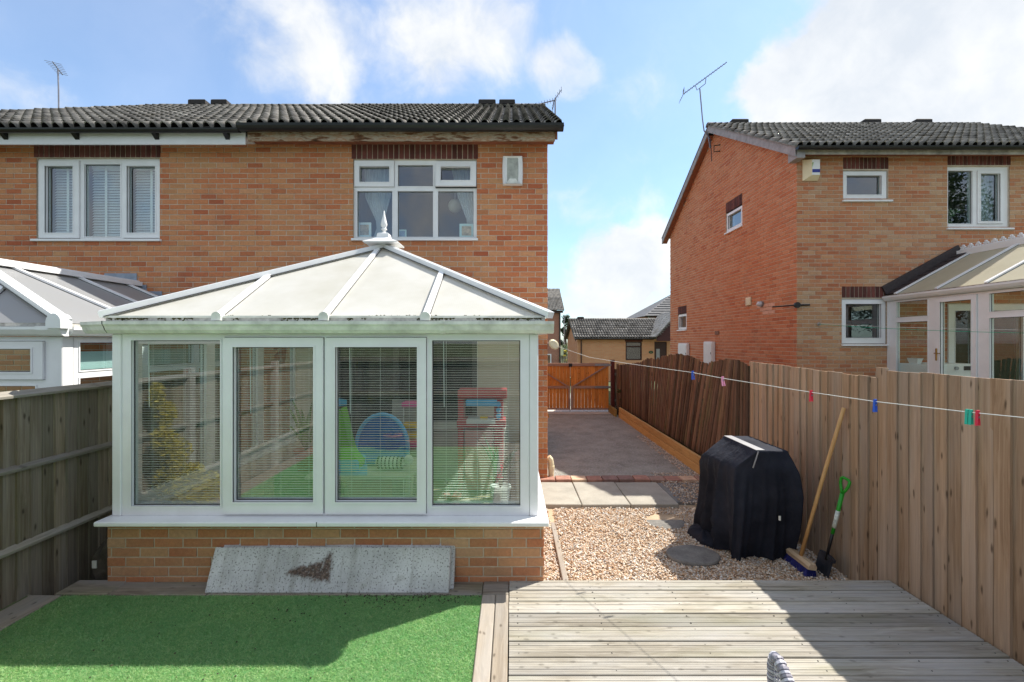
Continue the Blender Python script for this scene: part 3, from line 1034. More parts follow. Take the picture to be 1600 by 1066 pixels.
soldiers(rh, 'y', X5, -1, s1[0], s1[1], s1[3] + .01, s1[3] + .255)
soldiers(rh, 'y', X5, -1, s2[0], s2[1], s2[3] + .01, s2[3] + .235)
MB().box(X5 + .221, 12.5, 14.98, 15.2, 0.3, 5.4).box(12.28, 12.5, RYF + .23, 14.97, .3, 5.4).build('rear_wall', MORTAR, rh)
window(rh, 'x', RYF, -1, *w1, [glz(gx, gz, 1323.4, 1378, 274, 304, 0)], [(w1[0] + .01, w1[1] - .01, w1[2] + .01, w1[3] - .01)], sill=(.02, .07))
window(rh, 'x', RYF, -1, *w2, [glz(gx, gz, 1483.5, 1522, 266, 349, None), glz(gx, gz, 1533.5, 1564, 271, 345.5, 0)], [(gx(1529), gx(1570), gz(349.5), gz(266))], sill=(.02, .05))
window(rh, 'x', RYF, -1, *w3, [glz(gx, gz, 1322, 1377.5, 475, 528, 0)], [(w3[0] + .01, w3[1] - .01, w3[2] + .01, w3[3] - .01)], sill=(.01, .03))
for ww in (w1, w2, w3):
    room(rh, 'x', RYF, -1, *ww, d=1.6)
for ss in (s1, s2):
    e = .075
    window(rh, 'y', X5, -1, *ss, [(ss[0] + e, ss[1] - e, ss[2] + e, ss[3] - e, 0)], [(ss[0] + .01, ss[1] - .01, ss[2] + .01, ss[3] - .01)], sill=(.02, .02))
    room(rh, 'y', X5, -1, *ss, d=1.2)
V2 = 5.075
und = roof_slope(rh, V2, 11.9, E2Y, E2Z, R2Y, R2Z, TILE, 300)
MB().slab(und, .02).slab([(V2 + .02, R2Y, R2Z - .02), (11.9, R2Y, R2Z - .02), (11.9, 15.5, E2Z), (V2 + .02, 15.5, E2Z)][::-1], .03).build('roof', TILE, rh)
ridge_tiles(rh, (V2, R2Y, R2Z + .02), (11.9, R2Y, R2Z + .02), TILE)
for a, b2 in ((1140, 1166), (1345, 1371), (1425, 1450)):
    ridge_vent(rh, a, b2, R2Y, R2Z + .04)
gutter(rh, V2 + .02, 11.9, E2Y - .02, E2Z - .01, BLACKPVC, 0.055)
MB().box(V2 + .04, 11.9, 8.20, 8.225, 5.365, 5.45).build('fascia', FASCIA_GREY, rh)
MB().box(V2 + .08, 11.9, 8.227, 8.43, 5.425, 5.44).build('soffit', SOFFIT, rh)
for y0, y1, nm, mt in ((E2Y + .06, R2Y, 'bargeboard', GBOARD), (R2Y, 15.5, 'bargeboard', GBOARD)):
    zz = lambda y: (E2Z + SL2 * (y - E2Y) if y <= R2Y else R2Z - SL2 * (y - R2Y))
    MB().prism([(y0, zz(y0) - .19), (y1, zz(y1) - .19), (y1, zz(y1) - .022), (y0, zz(y0) - .022)], 'x', V2 + .03, V2 + .055).build(nm, mt, rh)
    MB().prism([(y0 + .1, zz(y0 + .1) - .18), (y1, zz(y1) - .18), (y1, zz(y1) - .165), (y0 + .1, zz(y0 + .1) - .165)], 'x', V2 + .057, X5 - .012).build('verge_soffit', SOFFIT, rh)
MB().prism([(8.19, 5.30), (8.46, 5.30), (8.46, 5.46), (8.19, 5.43)], 'x', V2 + .056, X5 - .012).build('eave_box', GBOARD, rh)
# pale repair patch of bricks in the side wall
PALEB = plain('pale_new_brick', (0.62, 0.36, 0.26), 0.85, 0.15, 12, 0.4)
bsy = brick_shape('y', -1, .215, .065, .011).mesh('brick', PALEB)
for r, cs in ((0, (0, 1)), (1, (0, 1)), (2, (0, 1, 2))):
    for c in cs:
        link('brick', bsy, rh, at=(X5, 9.26 + c * .225 + .1 * (r % 2), 2.59 + .075 * r), label='paler newer brick')

# fittings on the right house
METER = plain('meter_box_white', (0.72, 0.73, 0.72), 0.4, 0.06, 6)
for lab, a, b2, zt in (('white meter box nearer the corner on the red side wall', 1118.5, 1105, 1.985), ('white meter box under the small far window of the red side wall', 1078, 1064.5, 1.93)):
    y0, y1 = sy(a), sy(b2)
    t = thing('meter_box', lab, 'meter box', (X5, (y0 + y1) / 2, zt - .62), 'white meter boxes on the side wall')
    MB().cbox(X5 - .10, X5 - .012, y0, y1, zt - .62, zt, .01).build('cabinet', METER, t)
    MB().cbox(X5 - .112, X5 - .102, y0 + .02, y1 - .02, zt - .59, zt - .05, .004).build('door', METER, t)
    MB().box(X5 - .118, X5 - .113, y0 + .04, y0 + .06, zt - .33, zt - .28).build('lock', BLACKPVC, t)
CREAM = plain('cream_plastic', (0.72, 0.64, 0.44), 0.45, 0.06, 7)
t = thing('wall_vent', 'small cream vent cover on the red side wall', 'vent', (X5, sy(1171.5), 2.8))
y0, y1 = sy(1175), sy(1168)
MB().cbox(X5 - .05, X5 - .01, y0, y1, 2.79, 2.97, .008).build('cover', CREAM, t)
for k in range(5):
    MB().box(X5 - .056, X5 - .051, y0 + .02, y1 - .02, 2.81 + .03 * k, 2.822 + .03 * k).build('louvre', CREAM, t)
STEELG = plain('grey_metal', (0.30, 0.31, 0.33), 0.4, 0.1, 8, metal=0.7)
t = thing('bulkhead_lamp', 'round grey lamp on the red side wall beside pale bricks', 'lamp', (X5, 9.6, 2.78))
MB().tube([(X5 - .01, 9.6, 2.78), (X5 - .05, 9.6, 2.78)], .06, 14).build('base', STEELG, t)
MB().tube([(X5 - .05, 9.6, 2.78), (X5 - .10, 9.6, 2.78), (X5 - .125, 9.6, 2.78)], [.055, .05, .02], 14).build('lens', plain('frosted_lens', (0.5, 0.52, 0.55), 0.25), t)
t = thing('pulley_bracket', 'black iron pulley bracket at the corner of the right house', 'bracket', (X5, RYF, 2.665))
zc = 2.665
MB().tube([(X5 - .28, RYF + .3, zc - .01), (X5 - .03, RYF + .02, zc)], .013, 6).tube([(X5 - .04, RYF - .02, zc), (X5 + .22, RYF - .03, zc + .005)], .017, 6).build('arm', BLACKPVC, t)
MB().tube([(X5 - .02, RYF - .06, zc), (X5 - .02, RYF - .02, zc)], .055, 14).build('wheel', BLACKPVC, t)
t = tag(MB().box(X5 - .022, X5 - .0085, sy(1124) , sy(1118), 2.16, 2.26).build('air_brick', plain('air_brick_clay', (0.22, 0.12, 0.08), 0.9, .3, 30)), 'brown air brick low in the red side wall', 'air brick')
t = thing('wall_hook', 'small metal hook ring on the buff wall holding green line', 'hook', (gx(1277), RYF, 2.31))
hx = gx(1277)
MB().tube([(hx, RYF - .008, 2.31), (hx, RYF - .05, 2.31)], .008, 6).build('shank', STEELG, t)
MB().tube([(hx + .028 * math.cos(a), RYF - .05, 2.31 + .028 * math.sin(a)) for a in [2 * math.pi * k / 12 for k in range(13)]], .006, 6, cap=False).build('ring', STEELG, t)
# alarm box
t = thing('alarm_box', 'cream and white alarm box with blue band beside the bathroom window', 'alarm box', (gx(1264), RYF, gz(283)))
a0, a1, z0, z1 = gx(1252.8), gx(1276), gz(283.5), gz(251)
fa0, fa1, fz0, fz1 = gx(1262) + .005, gx(1276) - .012, gz(277), gz(252) - .01
MB().loft([[(a0, RYF - .009, z0), (a1, RYF - .009, z0), (a1, RYF - .009, z1), (a0, RYF - .009, z1)],
           [(a0, RYF - .03, z0), (a1, RYF - .03, z0), (a1, RYF - .03, z1), (a0, RYF - .03, z1)],
           [(fa0, RYF - .11, fz0), (fa1, RYF - .11, fz0), (fa1, RYF - .11, fz1), (fa0, RYF - .11, fz1)]]).build('case', CREAM, t)
MB().box(fa0 + .004, fa1 - .004, RYF - .1135, RYF - .1105, fz0 + .004, fz1 - .004).build('front_panel', UPVC, t)
MB().box(fa0 + .006, fa1 - .003, RYF - .117, RYF - .114, gz(273), gz(268)).build('blue_band', plain('blue_label', (0.02, 0.035, 0.25), 0.4), t)
MB().slab([(fa0 + .012, RYF - .1165, gz(265)), (fa0 + .028, RYF - .1165, gz(257)), (fa0 + .006, RYF - .1165, gz(258))], .002).build('green_mark', plain('green_label', (0.25, 0.45, 0.05), 0.4), t)

# bedroom window of the right house
curtain('curtain', 'pale grey-blue curtain in the bedroom window of the right house', RYF + .25,
        [(w2[3] + .05, gx(1531), gx(1575)), (gz(300), gx(1532), gx(1574)), (w2[2] - .1, gx(1533), gx(1573))],
        plain('grey_curtain', (0.40, 0.46, 0.47), 0.9, 0.1), 6)
LEAF = plain('leaf_green', (0.035, 0.085, 0.025), 0.6, 0.35, 15)
PETAL = plain('white_petal', (0.75, 0.75, 0.72), 0.7, 0.05)
t = thing('flower_vase', 'vase of white flowers on the bedroom sill of the right house', 'vase', (gx(1494), RYF + .2, gz(349)))
vx, vz = gx(1494), w2[2] - .02
MB().lathe([(.05, 0), (.06, .06), (.035, .13), (.045, .15)], (vx, RYF + .2, vz), 12).build('vase', FR_W, t, True)
stem, pet = MB(), MB()
for k in range(16):
    a = random.uniform(-1, 1)
    e = Vector((vx + a * .2, RYF + .2 + random.uniform(-.05, .05), vz + .2 + random.uniform(.0, .24)))
    stem.tube([(vx, RYF + .2, vz + .12), e], .005, 4)
    for q in range(3):
        c = e + Vector((random.uniform(-.03, .03), random.uniform(-.02, .02), random.uniform(-.03, .03)))
        pet.lathe([(.001, -.012), (.016, 0), (.001, .012)], c, 5)
        stem.slab([c + Vector((-.03, 0, -.03)), c + Vector((.03, .01, -.05)), c + Vector((.02, 0, .01))], .002)
stem.build('stems', LEAF, t)
pet.build('blossoms', PETAL, t)
MB().box(w2[0], w2[1], RYF + .108, RYF + .30, w2[2] - .045, w2[2] - .015).build('window_board', UPVC, rh)
SHELFD = plain('dark_cupboard', (0.06, 0.08, 0.09), 0.6, 0.2)
# ------------------------------------------------------------------ conservatories
CLEARS, _b = new_mat('clear_inner_skin')
_b('ShaderNodeOutputMaterial', Surface=_b('ShaderNodeBsdfTransparent', Color=(.93, .93, .92, 1)))


def sheet(pts, t):
    m = MB().slab(pts, t)
    m.mi = [0] + [1] * (len(m.mi) - 1)
    return m


def hip_roof(parent, xl, xr, yf, zf, xm, ya, zm, yb, fbars, lbars, rbars, msheet, mside, mbar, bw=.048, hipw=.075, strip=None, caps=True):
    """glazed roof: hipped front, ridge running back to the house wall"""
    fz_ = lambda y: zf + (zm - zf) * (y - yf) / (ya - yf)
    hl = lambda x: yf + (ya - yf) * (x - xl) / (xm - xl)
    hr = lambda x: yf + (ya - yf) * (xr - x) / (xr - xm)
    top = lambda x: hl(x) if x <= xm else hr(x)
    xs = [xl] + list(fbars) + [xr]
    T = .022
    for a, b2 in zip(xs, xs[1:]):
        pts = [(a, yf, zf), (b2, yf, zf)]
        tb, ta = top(b2), top(a)
        if tb > yf + 1e-6:
            pts.append((b2, tb, fz_(tb)))
        if a < xm < b2 and abs(a - xm) > 1e-3 and abs(b2 - xm) > 1e-3:
            pts.append((xm, ya, zm))
        if ta > yf + 1e-6:
            pts.append((a, ta, fz_(ta)))
        sheet(pts, T).build('roof_panel', [msheet, CLEARS], parent)
    for side, xe, bars in ((-1, xl, lbars), (1, xr, rbars)):
        zx = lambda x: zf + (zm - zf) * (x - xe) / (xm - xe)
        hx = lambda y: xe + (xm - xe) * (y - yf) / (ya - yf)
        ys = [yf] + list(bars) + [yb]
        for i, (a, b2) in enumerate(zip(ys, ys[1:])):
            pts = [(xe, a, zf), (xe, b2, zf)]
            def topp(y):
                x = xm if y >= ya else hx(y)
                return (x, y, zx(x))
            pts.append(topp(b2))
            if a < ya < b2:
                pts.append((xm, ya, zm))
            if a > yf:
                pts.append(topp(a))
            if side == 1:
                pts = pts[:1] + pts[1:]
            p = [Vector(q) for q in pts]
            if (p[1] - p[0]).cross(p[2] - p[0]).z < 0:
                p = p[::-1]
            mm = mside
            if strip and i == len(ys) - 2 and side == -1:
                mm = strip
            sheet(p, T).build('roof_panel', [mm, CLEARS], parent)
        for y in bars:
            x = xm if y >= ya else hx(y)
            n = Vector((-(zm - zf) / (xm - xe), 0, 1)).normalized()
            ob_ = MB().beam(Vector((xe, y, zf)) + n * .014, Vector((x, y, zx(x))) + n * .014, bw, .028, n).build('glazing_bar', mbar, parent)
            MB().beam(Vector((xe, y, zf)) + n * .003, Vector((x, y, zx(x))) + n * .003, bw + .011, .005, n).build('gasket', BLACKPVC, ob_)
    nf = Vector((0, -(zm - zf), ya - yf)).normalized()
    for x in fbars:
        t_ = top(x)
        o = MB().beam(Vector((x, yf, zf)) + nf * .014, Vector((x, t_, fz_(t_))) + nf * .014, bw, .028, nf).build('glazing_bar', mbar, parent)
        MB().beam(Vector((x, yf, zf)) + nf * .003, Vector((x, t_, fz_(t_))) + nf * .003, bw + .011, .005, nf).build('gasket', BLACKPVC, o)
        if caps:
            c = Vector((x, yf - .012, zf + .008))
            pr = [(c.x + .038 * math.cos(a), c.z - .004 + .036 * math.sin(a)) for a in [math.pi * k / 8 for k in range(9)]]
            pr += [(c.x - .038, c.z - .035), (c.x + .038, c.z - .035)]
            MB().prism(pr, 'y', yf - .035, yf + .02).build('end_cap', UPVC_OLD, o)
    for xe in (xl, xr):
        e = Vector((xe, yf, zf))
        a = Vector((xm, ya, zm))
        d = (a - e).normalized()
        o = MB().beam(e - d * .03 + Vector((0, 0, .025)), a + Vector((0, 0, .025)), hipw, .05).beam(e - d * .03 + Vector((0, 0, .052)), a + Vector((0, 0, .052)), hipw * .35, .012).build('hip_bar', mbar, parent)
        MB().beam(e + Vector((0, 0, .004)), a + Vector((0, 0, .004)), hipw + .016, .006).build('gasket', BLACKPVC, o)
    MB().beam((xm, ya - .05, zm + .03), (xm, yb, zm + .03), .15, .06).beam((xm, ya - .03, zm + .066), (xm, yb, zm + .066), .07, .02).build('ridge', mbar, parent)


# --- the white conservatory in front
CY = 3.6
cxp = lambda px: PX(px, CY)
czp = lambda py: PZ(py, CY)
cons = thing('conservatory', 'white hipped conservatory with finial on a low brick wall', 'conservatory', (-1.47, CY, 0.1))
WX0, WX1, WY = -3.18, 0.247, 3.58
brick_wall(cons, 'x', WY, -1, WX0, WX1, -0.4, 0.575, BR_CONS, [], None, 110, lambda u, z: z > .1, thick=.2)
brick_wall(cons, 'y', WX1, 1, WY + .002, 6.56, -0.4, 0.575, BR_CONS_Y, [], None, 40, thick=.2, cskip=.2)
brick_wall(cons, 'y', WX0, -1, WY + .002, 6.56, -0.4, 0.575, BR_CONS_Y, [], None, 0, thick=.2, cskip=.2)
MB().cbox(-3.192, 0.282, 3.465, 3.70, .582, .618, .007).build('sill', UPVC, cons)
MB().cbox(0.14, 0.282, 3.702, 6.55, .582, .618, .007).build('sill', UPVC, cons)
MB().cbox(-3.192, -3.05, 3.702, 6.55, .582, .618, .007).build('sill', UPVC, cons)
MB().box(cxp(506) - .002, cxp(506) + .002, 3.462, 3.47, .583, .619).build('sill_joint', BLACKPVC, cons)
fu0, fu1, fz0, fz1 = cxp(191), cxp(827), .619, 2.056
G = lambda a, b2, c, d, s=None: (cxp(a), cxp(b2), czp(d), czp(c), s)
window(cons, 'x', CY, -1, fu0, fu1, fz0, fz1, [G(205.5, 344.5, 532, 791), G(675, 813, 532, 791), G(366.5, 491.5, 542.5, 783, 0), G(525.5, 652.5, 542.5, 783, 1)],
       [(cxp(350), cxp(507), czp(802.5), czp(527)), (cxp(509), cxp(667), czp(802.5), czp(527))], rec=0.0, depth=.06, gmat=GLASS_C)
for a, b2 in ((176.5, 190.6), (827.4, 841)):
    x0, x1 = cxp(a), cxp(b2)
    MB().cbox(x0, x1, CY - .012, CY + .075, fz0, fz1, .006).build('corner_post', UPVC, cons)
for plane, sg in ((cxp(840), 1), (cxp(177.5), -1)):
    ls = []
    for k in range(3):
        a = 3.80 + k * .93
        ls.append((a, a + .80, .72, 1.97, None))
    window(cons, 'y', plane, sg, 3.68, 6.54, fz0, fz1, ls, rec=0.004, depth=.06, gmat=GLASS_THIN)
# eaves beam, gutter
GY = 3.50
pr = [(3.575, 2.058), (3.575, 2.152), (3.474, 2.152), (3.474, 2.128), (3.487, 2.112), (3.497, 2.085), (3.52, 2.06)]
gm = MB().prism(pr, 'x', PX(161, 3.48), .318)
for x in (PX(840, 3.48), PX(690, 3.48)):
    gm.prism([(a - .004, b2 + (.004 if b2 > 2.1 else -.004)) for a, b2 in pr], 'x', x - .02, x + .02)
gm.prism([(a - .003, b2) for a, b2 in pr], 'x', .298, .322)
gm.build('gutter', UPVC_OLD, cons)
d = Vector((-.33, .17, 0))
x0 = PX(160.4, 3.48)
MB().loft([[Vector((x0, a, b2)) for a, b2 in pr], [Vector((x0, a, b2)) + d for a, b2 in [(q[0], q[1] * 1.0) for q in pr]]]).build('gutter', UPVC_OLD, cons)
MB().prism([(a - .002, b2 + .002) for a, b2 in pr], 'x', x0 - .003, x0 + .003).build('gutter_seal', BLACKPVC, cons)
for xs in ((.276, .372), (-3.27, -3.17)):
    MB().box(xs[0], xs[1] - .04, 3.60, 6.5, 2.07, 2.15).build('gutter', UPVC_OLD, cons)
MB().box(-3.15, .24, 3.578, 3.68, 2.058, 2.14).box(.16, .22, 3.69, 6.54, 2.058, 2.14).box(-3.16, -3.10, 3.69, 6.54, 2.058, 2.14).build('eaves_beam', UPVC_OLD, cons)
RXL, RXR, RYFr, RZF, RXM, RYA, RZM = -3.168, .277, 3.53, 2.185, -1.40, 5.0, 3.02
fb = [-2.275, -1.45, -.668]
hip_roof(cons, RXL, RXR, RYFr, RZF, RXM, RYA, RZM, 6.56, fb, [4.25, 5.0, 5.75], [4.25, 5.0, 5.75], POLY_W, POLY_W, UPVC)
MB().box(RXL + .02, RXR - .02, 3.527, 3.541, 2.153, 2.185).build('eaves_trim', plain('dirty_trim', (0.46, 0.45, 0.42), .7, .35, 22), cons)
MB().box(RXL + .01, RXR - .01, 3.518, 3.526, 2.180, 2.196).build('panel_edge', UPVC_OLD, cons)
MOSS = plain('moss', (0.085, 0.080, 0.025), 0.95, 0.5, 40)
mm = MB()
for k in range(900):
    x = random.uniform(RXL + .03, RXR - .03)
    if mnoise.noise(Vector((x * 3.0, 1.7, 0))) + .25 * mnoise.noise(Vector((x * 11, 0, 3))) < -.12:
        continue
    z = 2.178 - abs(random.gauss(0, .007))
    r = random.uniform(.002, .007)
    mm.lathe([(.001, -r), (r * 1.3, 0), (.001, r * .8)], (x, 3.524, z), 4)
for k in range(160):
    x = random.uniform(RXL + .3, RXR - .3)
    if mnoise.noise(Vector((x * 5.0, 4.7, 0))) < .1:
        continue
    r = random.uniform(.002, .006)
    y = 3.535 + random.random() * .02
    mm.lathe([(.001, -r * .5), (r * 1.8, 0), (.001, r * .6)], (x, y, RZF + (y - RYFr) * .575 + .003), 5)
mm.build('moss', MOSS, cons, kind='stuff')
# finial
ac = Vector((RXM, RYA - .02, RZM))
fo = MB().loft([[ac + Vector((sx * a, sy_ * a * .9 - .0, z)) for sx, sy_ in ((-1, -1), (1, -1), (1, 1), (-1, 1))] for a, z in
                ((.18, .03), (.185, .042), (.12, .07), (.075, .098), (.066, .105), (.060, .148), (.048, .155))]).build('finial', UPVC, cons)
MB().lathe([(.02, .145), (.02, .19), (.032, .195), (.032, .205), (.018, .215), (.03, .235), (.036, .255), (.030, .28), (.018, .33), (.008, .38), (.001, .41)], ac, 14).build('spike', UPVC, fo, True)
# lead flashing on the house wall over the ridge
for a, b2, c, d_ in ((644, 661, 404, 411.5), (655, 664, 412, 420)):
    MB().box(fx(a), fx(b2), HY - .016, HY - .0085, fz(d_), fz(c)).build('lead_flashing', LEAD, cons)
# inside: floor, plastered house wall with the dark garden door
FLOORM = plain('laminate_floor', (0.30, 0.24, 0.17), 0.5, 0.15, 4)
PLASTER = plain('cream_plaster', (0.62, 0.56, 0.46), 0.9, 0.05, 3)
MB().box(-2.97, .04, 3.79, 6.48, -.05, .14).build('floor', FLOORM, cons)
mb = MB()
for c in cells(-3.10, .19, .142, 2.30, [door]):
    mb.box(c[0], c[1], 6.50, 6.577, c[2], c[3])
mb.build('inner_wall', PLASTER, cons)
window(cons, 'x', 6.52, -1, door[0], door[1], door[2], door[3], [(door[0] + .07, -1.70, .25, 2.12, None), (-1.62, door[1] - .07, .25, 2.12, None)],
       rec=0.0, depth=.05, mat=plain('dark_door_frame', (.10, .10, .10), .5), gmat=GLASS_THIN, name='garden_door')
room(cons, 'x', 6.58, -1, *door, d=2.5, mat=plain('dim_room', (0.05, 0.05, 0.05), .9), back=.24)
MB().box(-3.06, .13, 3.70, 3.86, .585, .622).build('window_board', UPVC, cons)
# blinds: one behind each light
SLAT = plain('white_blind_slat', (0.68, 0.68, 0.64), 0.5, 0.03, 4)
for lab, a, b2, t0, t1 in (('venetian blind in the leftmost light of the conservatory front', 200, 350, 530, 792), ('venetian blind in the sash left of the conservatory centre', 362, 496, 540, 785),
                           ('venetian blind in the sash with toys behind it', 521, 657, 540, 785), ('venetian blind in the light with house plants behind it', 671, 818, 530, 792)):
    x0, x1, z0, z1 = cxp(a), cxp(b2), czp(t1), czp(t0)
    t = thing('venetian_blind', 'white open ' + lab, 'blind', ((x0 + x1) / 2, 3.695, z1), 'open blinds of the conservatory front')
    mb = MB()
    z = z0 + .02
    while z < z1:
        mb.beam((x0, 3.695, z), (x1, 3.695, z), .016, .0008, (0, random.uniform(-.10, -.02), 1))
        z += .0195
    mb.build('slat', SLAT, t, kind='stuff')
    MB().box(x0, x1, 3.685, 3.705, z1 - .005, z1 + .015).build('headrail', UPVC, t)
    MB().box(x0, x1, 3.687, 3.703, z0, z0 + .01).build('bottom_rail', UPVC, t)
    mb = MB()
    for k in (.16, .5, .84):
        x = x0 + (x1 - x0) * k
        mb.tube([(x, 3.687, z0), (x, 3.687, z1)], .0008, 4).tube([(x, 3.703, z0), (x, 3.703, z1)], .0008, 4)
    mb.build('cord', UPVC, t)
    MB().tube([(x0 + .10, 3.68, z1), (x0 + .105, 3.68, z1 - .55)], .0035, 6).build('wand', UPVC, t)

# --- the neighbour's conservatory on the left
lc = thing('conservatory', 'white conservatory with grey sheet roof behind the left fence', 'conservatory', (-5.4, 4.05, 0))
LY, LX = 4.05, -4.0
MB().box(-6.8, LX, LY, LY + .2, 0, .6).box(LX - .2, LX, LY + .202, 6.56, 0, .6).build('dwarf_wall', BR_CONS, lc)
lz = lambda py: PZ(py, LY)
gl, sa = [], []
for k, x1 in enumerate((-4.153, -4.98, -5.80)):
    sa.append((x1 - .74, x1, 1.655, 2.0))
    gl.append((x1 - .64, x1 - .105, 1.725, 1.93, k))
    gl.append((x1 - .66, x1 - .085, .70, 1.60, None))
window(lc, 'x', LY, -1, -6.78, -4.115, .62, 2.04, gl, sa, rec=0, depth=.06)
MB().cbox(-4.112, LX + .004, LY - .010, LY + .10, .62, 2.04, .006).build('corner_post', UPVC, lc)
gl = []
for k in range(3):
    a = LY + .16 + k * .80
    gl += [(a, a + .70, 1.725, 1.985, None), (a, a + .70, .7, 1.655, None)]
window(lc, 'y', LX, 1, LY + .103, 6.54, .62, 2.04, gl, rec=0, depth=.06, gmat=GLASS)
t = tag(MB().box(LX - .10, LX - .095, LY + .13, 6.4, 1.66, 1.90).build('reflection_sheet', plain('aqua_reflection', (0.42, 0.56, 0.56), .8, .05), None), 'pale aqua sheet in place of glass reflections inside the left neighbouring conservatory', 'blind')  # pale sheet added to imitate light reflected in the side glass
MB().box(-6.8, LX - .07, LY + .08, 6.5, -.05, .10).build('floor', FLOORM, lc)
pr = [(LY - .02, 2.045), (LY - .02, 2.125), (LY - .11, 2.125), (LY - .11, 2.10), (LY - .085, 2.06), (LY - .06, 2.045)]
MB().prism(pr, 'x', -6.9, LX - .13).build('gutter', UPVC, lc)
MB().prism([(a - .004, b2 + (.004 if b2 > 2.1 else -.003)) for a, b2 in pr], 'x', LX - .128, LX + .08).build('gutter_corner', UPVC, lc)
MB().prism([(LX + .02, 2.045), (LX + .02, 2.125), (LX + .11, 2.125), (LX + .11, 2.10), (LX + .085, 2.06), (LX + .06, 2.045)], 'y', LY - .01, 6.54).build('gutter', UPVC, lc)
MB().box(-6.8, LX, LY, LY + .08, 2.045, 2.13).box(LX - .08, LX, LY + .082, 6.54, 2.045, 2.13).build('eaves_beam', UPVC, lc)
hip_roof(lc, -6.87, -3.93, 3.98, 2.16, -5.4, 4.58, 2.79, 6.56, [-6.0, -5.4, -4.8], [4.9, 5.63, 6.36], [4.9, 5.63, 6.36], POLY_N, POLY_NY, UPVC, hipw=.10)
MB().box(-6.85, -3.98, 3.978, 3.99, 2.128, 2.16).box(-3.945, -3.935, 4.05, 6.5, 2.128, 2.16).build('eaves_trim', plain('mossy_trim', (0.36, 0.35, 0.32), .8, .4, 22), lc)
pr = [(-3.95 + .065 * math.cos(a), 2.165 + .075 * math.sin(a)) for a in [math.pi * k / 8 for k in range(9)]] + [(-4.015, 2.11), (-3.885, 2.11)]
MB().prism(pr, 'y', 3.915, 4.02).build('hip_end_cap', UPVC, lc)
for a, b2, c, d_ in ((164.5, 215, 427.5, 445), (206, 230, 445.5, 455), (222, 254, 455.5, 463), (240, 275, 463.5, 470)):
    MB().box(fx(a), fx(b2), HY - .018, HY - .0085, fz(d_), fz(c)).build('lead_flashing', LEAD, lc)

# --- the neighbour's conservatory on the right
rc = thing('conservatory', 'white conservatory with crested ridge beside the right house', 'conservatory', (8.3, 6.4, .5))
QX = 6.96
MB().box(QX, QX + .2, 4.3, 8.44, .42, .8).build('dwarf_wall', BR_CONS_Y, rc)
gl = [(7.62, 8.24, 2.425, 2.70, None), (7.62, 8.24, .9, 2.335, None), (6.875, 7.375, .95, 2.63, 0), (5.75, 6.63, 2.425, 2.69, None), (5.75, 6.63, .9, 2.335, None), (4.6, 5.6, 2.425, 2.69, None), (4.6, 5.6, .9, 2.335, None)]
window(rc, 'y', QX, -1, 4.3, 8.40, .81, 2.73, gl, [(6.80, 7.48, .83, 2.70)], rec=0, depth=.06, gmat=GLASS_THIN)
MB().box(QX - .004, QX + .10, 8.402, 8.44, .81, 2.73).build('corner_post', UPVC, rc)
BRASS = plain('brass', (0.45, 0.28, 0.08), .3, .1, 5, metal=.9)
hd = MB().cbox(QX - .035, QX - .024, 7.42, 7.45, 1.68, 1.88, .004).build('door_handle', BRASS, rc)
MB().tube([(QX - .035, 7.435, 1.80), (QX - .065, 7.435, 1.80), (QX - .065, 7.33, 1.80)], .008, 6).build('lever', BRASS, hd)
pr = [(QX + .0, 2.735), (QX + .0, 2.82), (QX - .10, 2.82), (QX - .10, 2.795), (QX - .075, 2.755), (QX - .05, 2.735)]
MB().prism(pr, 'y', 4.2, 8.44).build('gutter', UPVC, rc)
MB().box(QX, QX + .1, 4.3, 8.43, 2.735, 2.815).build('eaves_beam', UPVC, rc)
DKT = plain('dark_slate_sheet', (0.045, 0.035, 0.035), .6, .3, 20)
hip_roof(rc, QX - .06, 9.64, 4.2, 2.84, 8.29, 5.2, 3.60, 8.435, [7.6, 8.29, 9.0], [5.1, 5.85, 6.62, 7.40, 8.19], [5.85, 6.62, 7.4, 8.2], POLY_R, POLY_R, UPVC, strip=DKT)
MB().box(QX - .075, QX - .062, 4.25, 8.43, 2.80, 2.835).build('eaves_trim', plain('mossy_trim_grey', (0.30, 0.28, 0.25), .85, .5, 22), rc)
# slate strips on the dark panel by the wall
for k in range(9):
    f0, f1 = k / 9, (k + 1) / 9
    x0, x1 = QX - .06 + 1.35 * f0, QX - .06 + 1.35 * f1
    z0, z1 = 2.84 + .76 * f0, 2.84 + .76 * f1
    MB().slab([(x0, 8.22, z0 + .024), (x1, 8.22, z1 + .014), (x1, 8.43, z1 + .014), (x0, 8.43, z0 + .024)][::-1], .008).build('slate', DKT, rc)
MB().beam((QX - .08, 8.42, 2.93), (8.29, 8.42, 3.70), .03, .17).build('lead_flashing', DKT, rc)
# cresting
def crest(c):
    m = MB()
    y, z = c
    for dy, dz, r in ((0, .075, .020), (-.028, .048, .017), (.028, .048, .017), (0, .045, .014), (-.05, .018, .013), (.05, .018, .013)):
        m.tube([(8.29 - .012, y + dy, z + dz), (8.29 + .012, y + dy, z + dz)], r, 8)
    m.box(8.28, 8.30, y - .055, y + .055, z, z + .02).box(8.282, 8.298, y - .008, y + .008, z, z + .08)
    return m
y = 8.36
me = None
while y > 5.2:
    if me is None:
        me = crest((0, 0)).mesh('crest_ornament', UPVC)
    link('crest_ornament', me, rc, at=(0, y, 3.675))
    y -= .135
MB().box(8.27, 8.31, 5.1, 8.43, 3.66, 3.68).box(8.21, 8.37, 5.1, 8.44, 3.56, 3.662).build('crest_rail', UPVC, rc)
MB().box(QX + .1, 9.6, 4.3, 8.44, .43, .77).build('floor', FLOORM, rc)
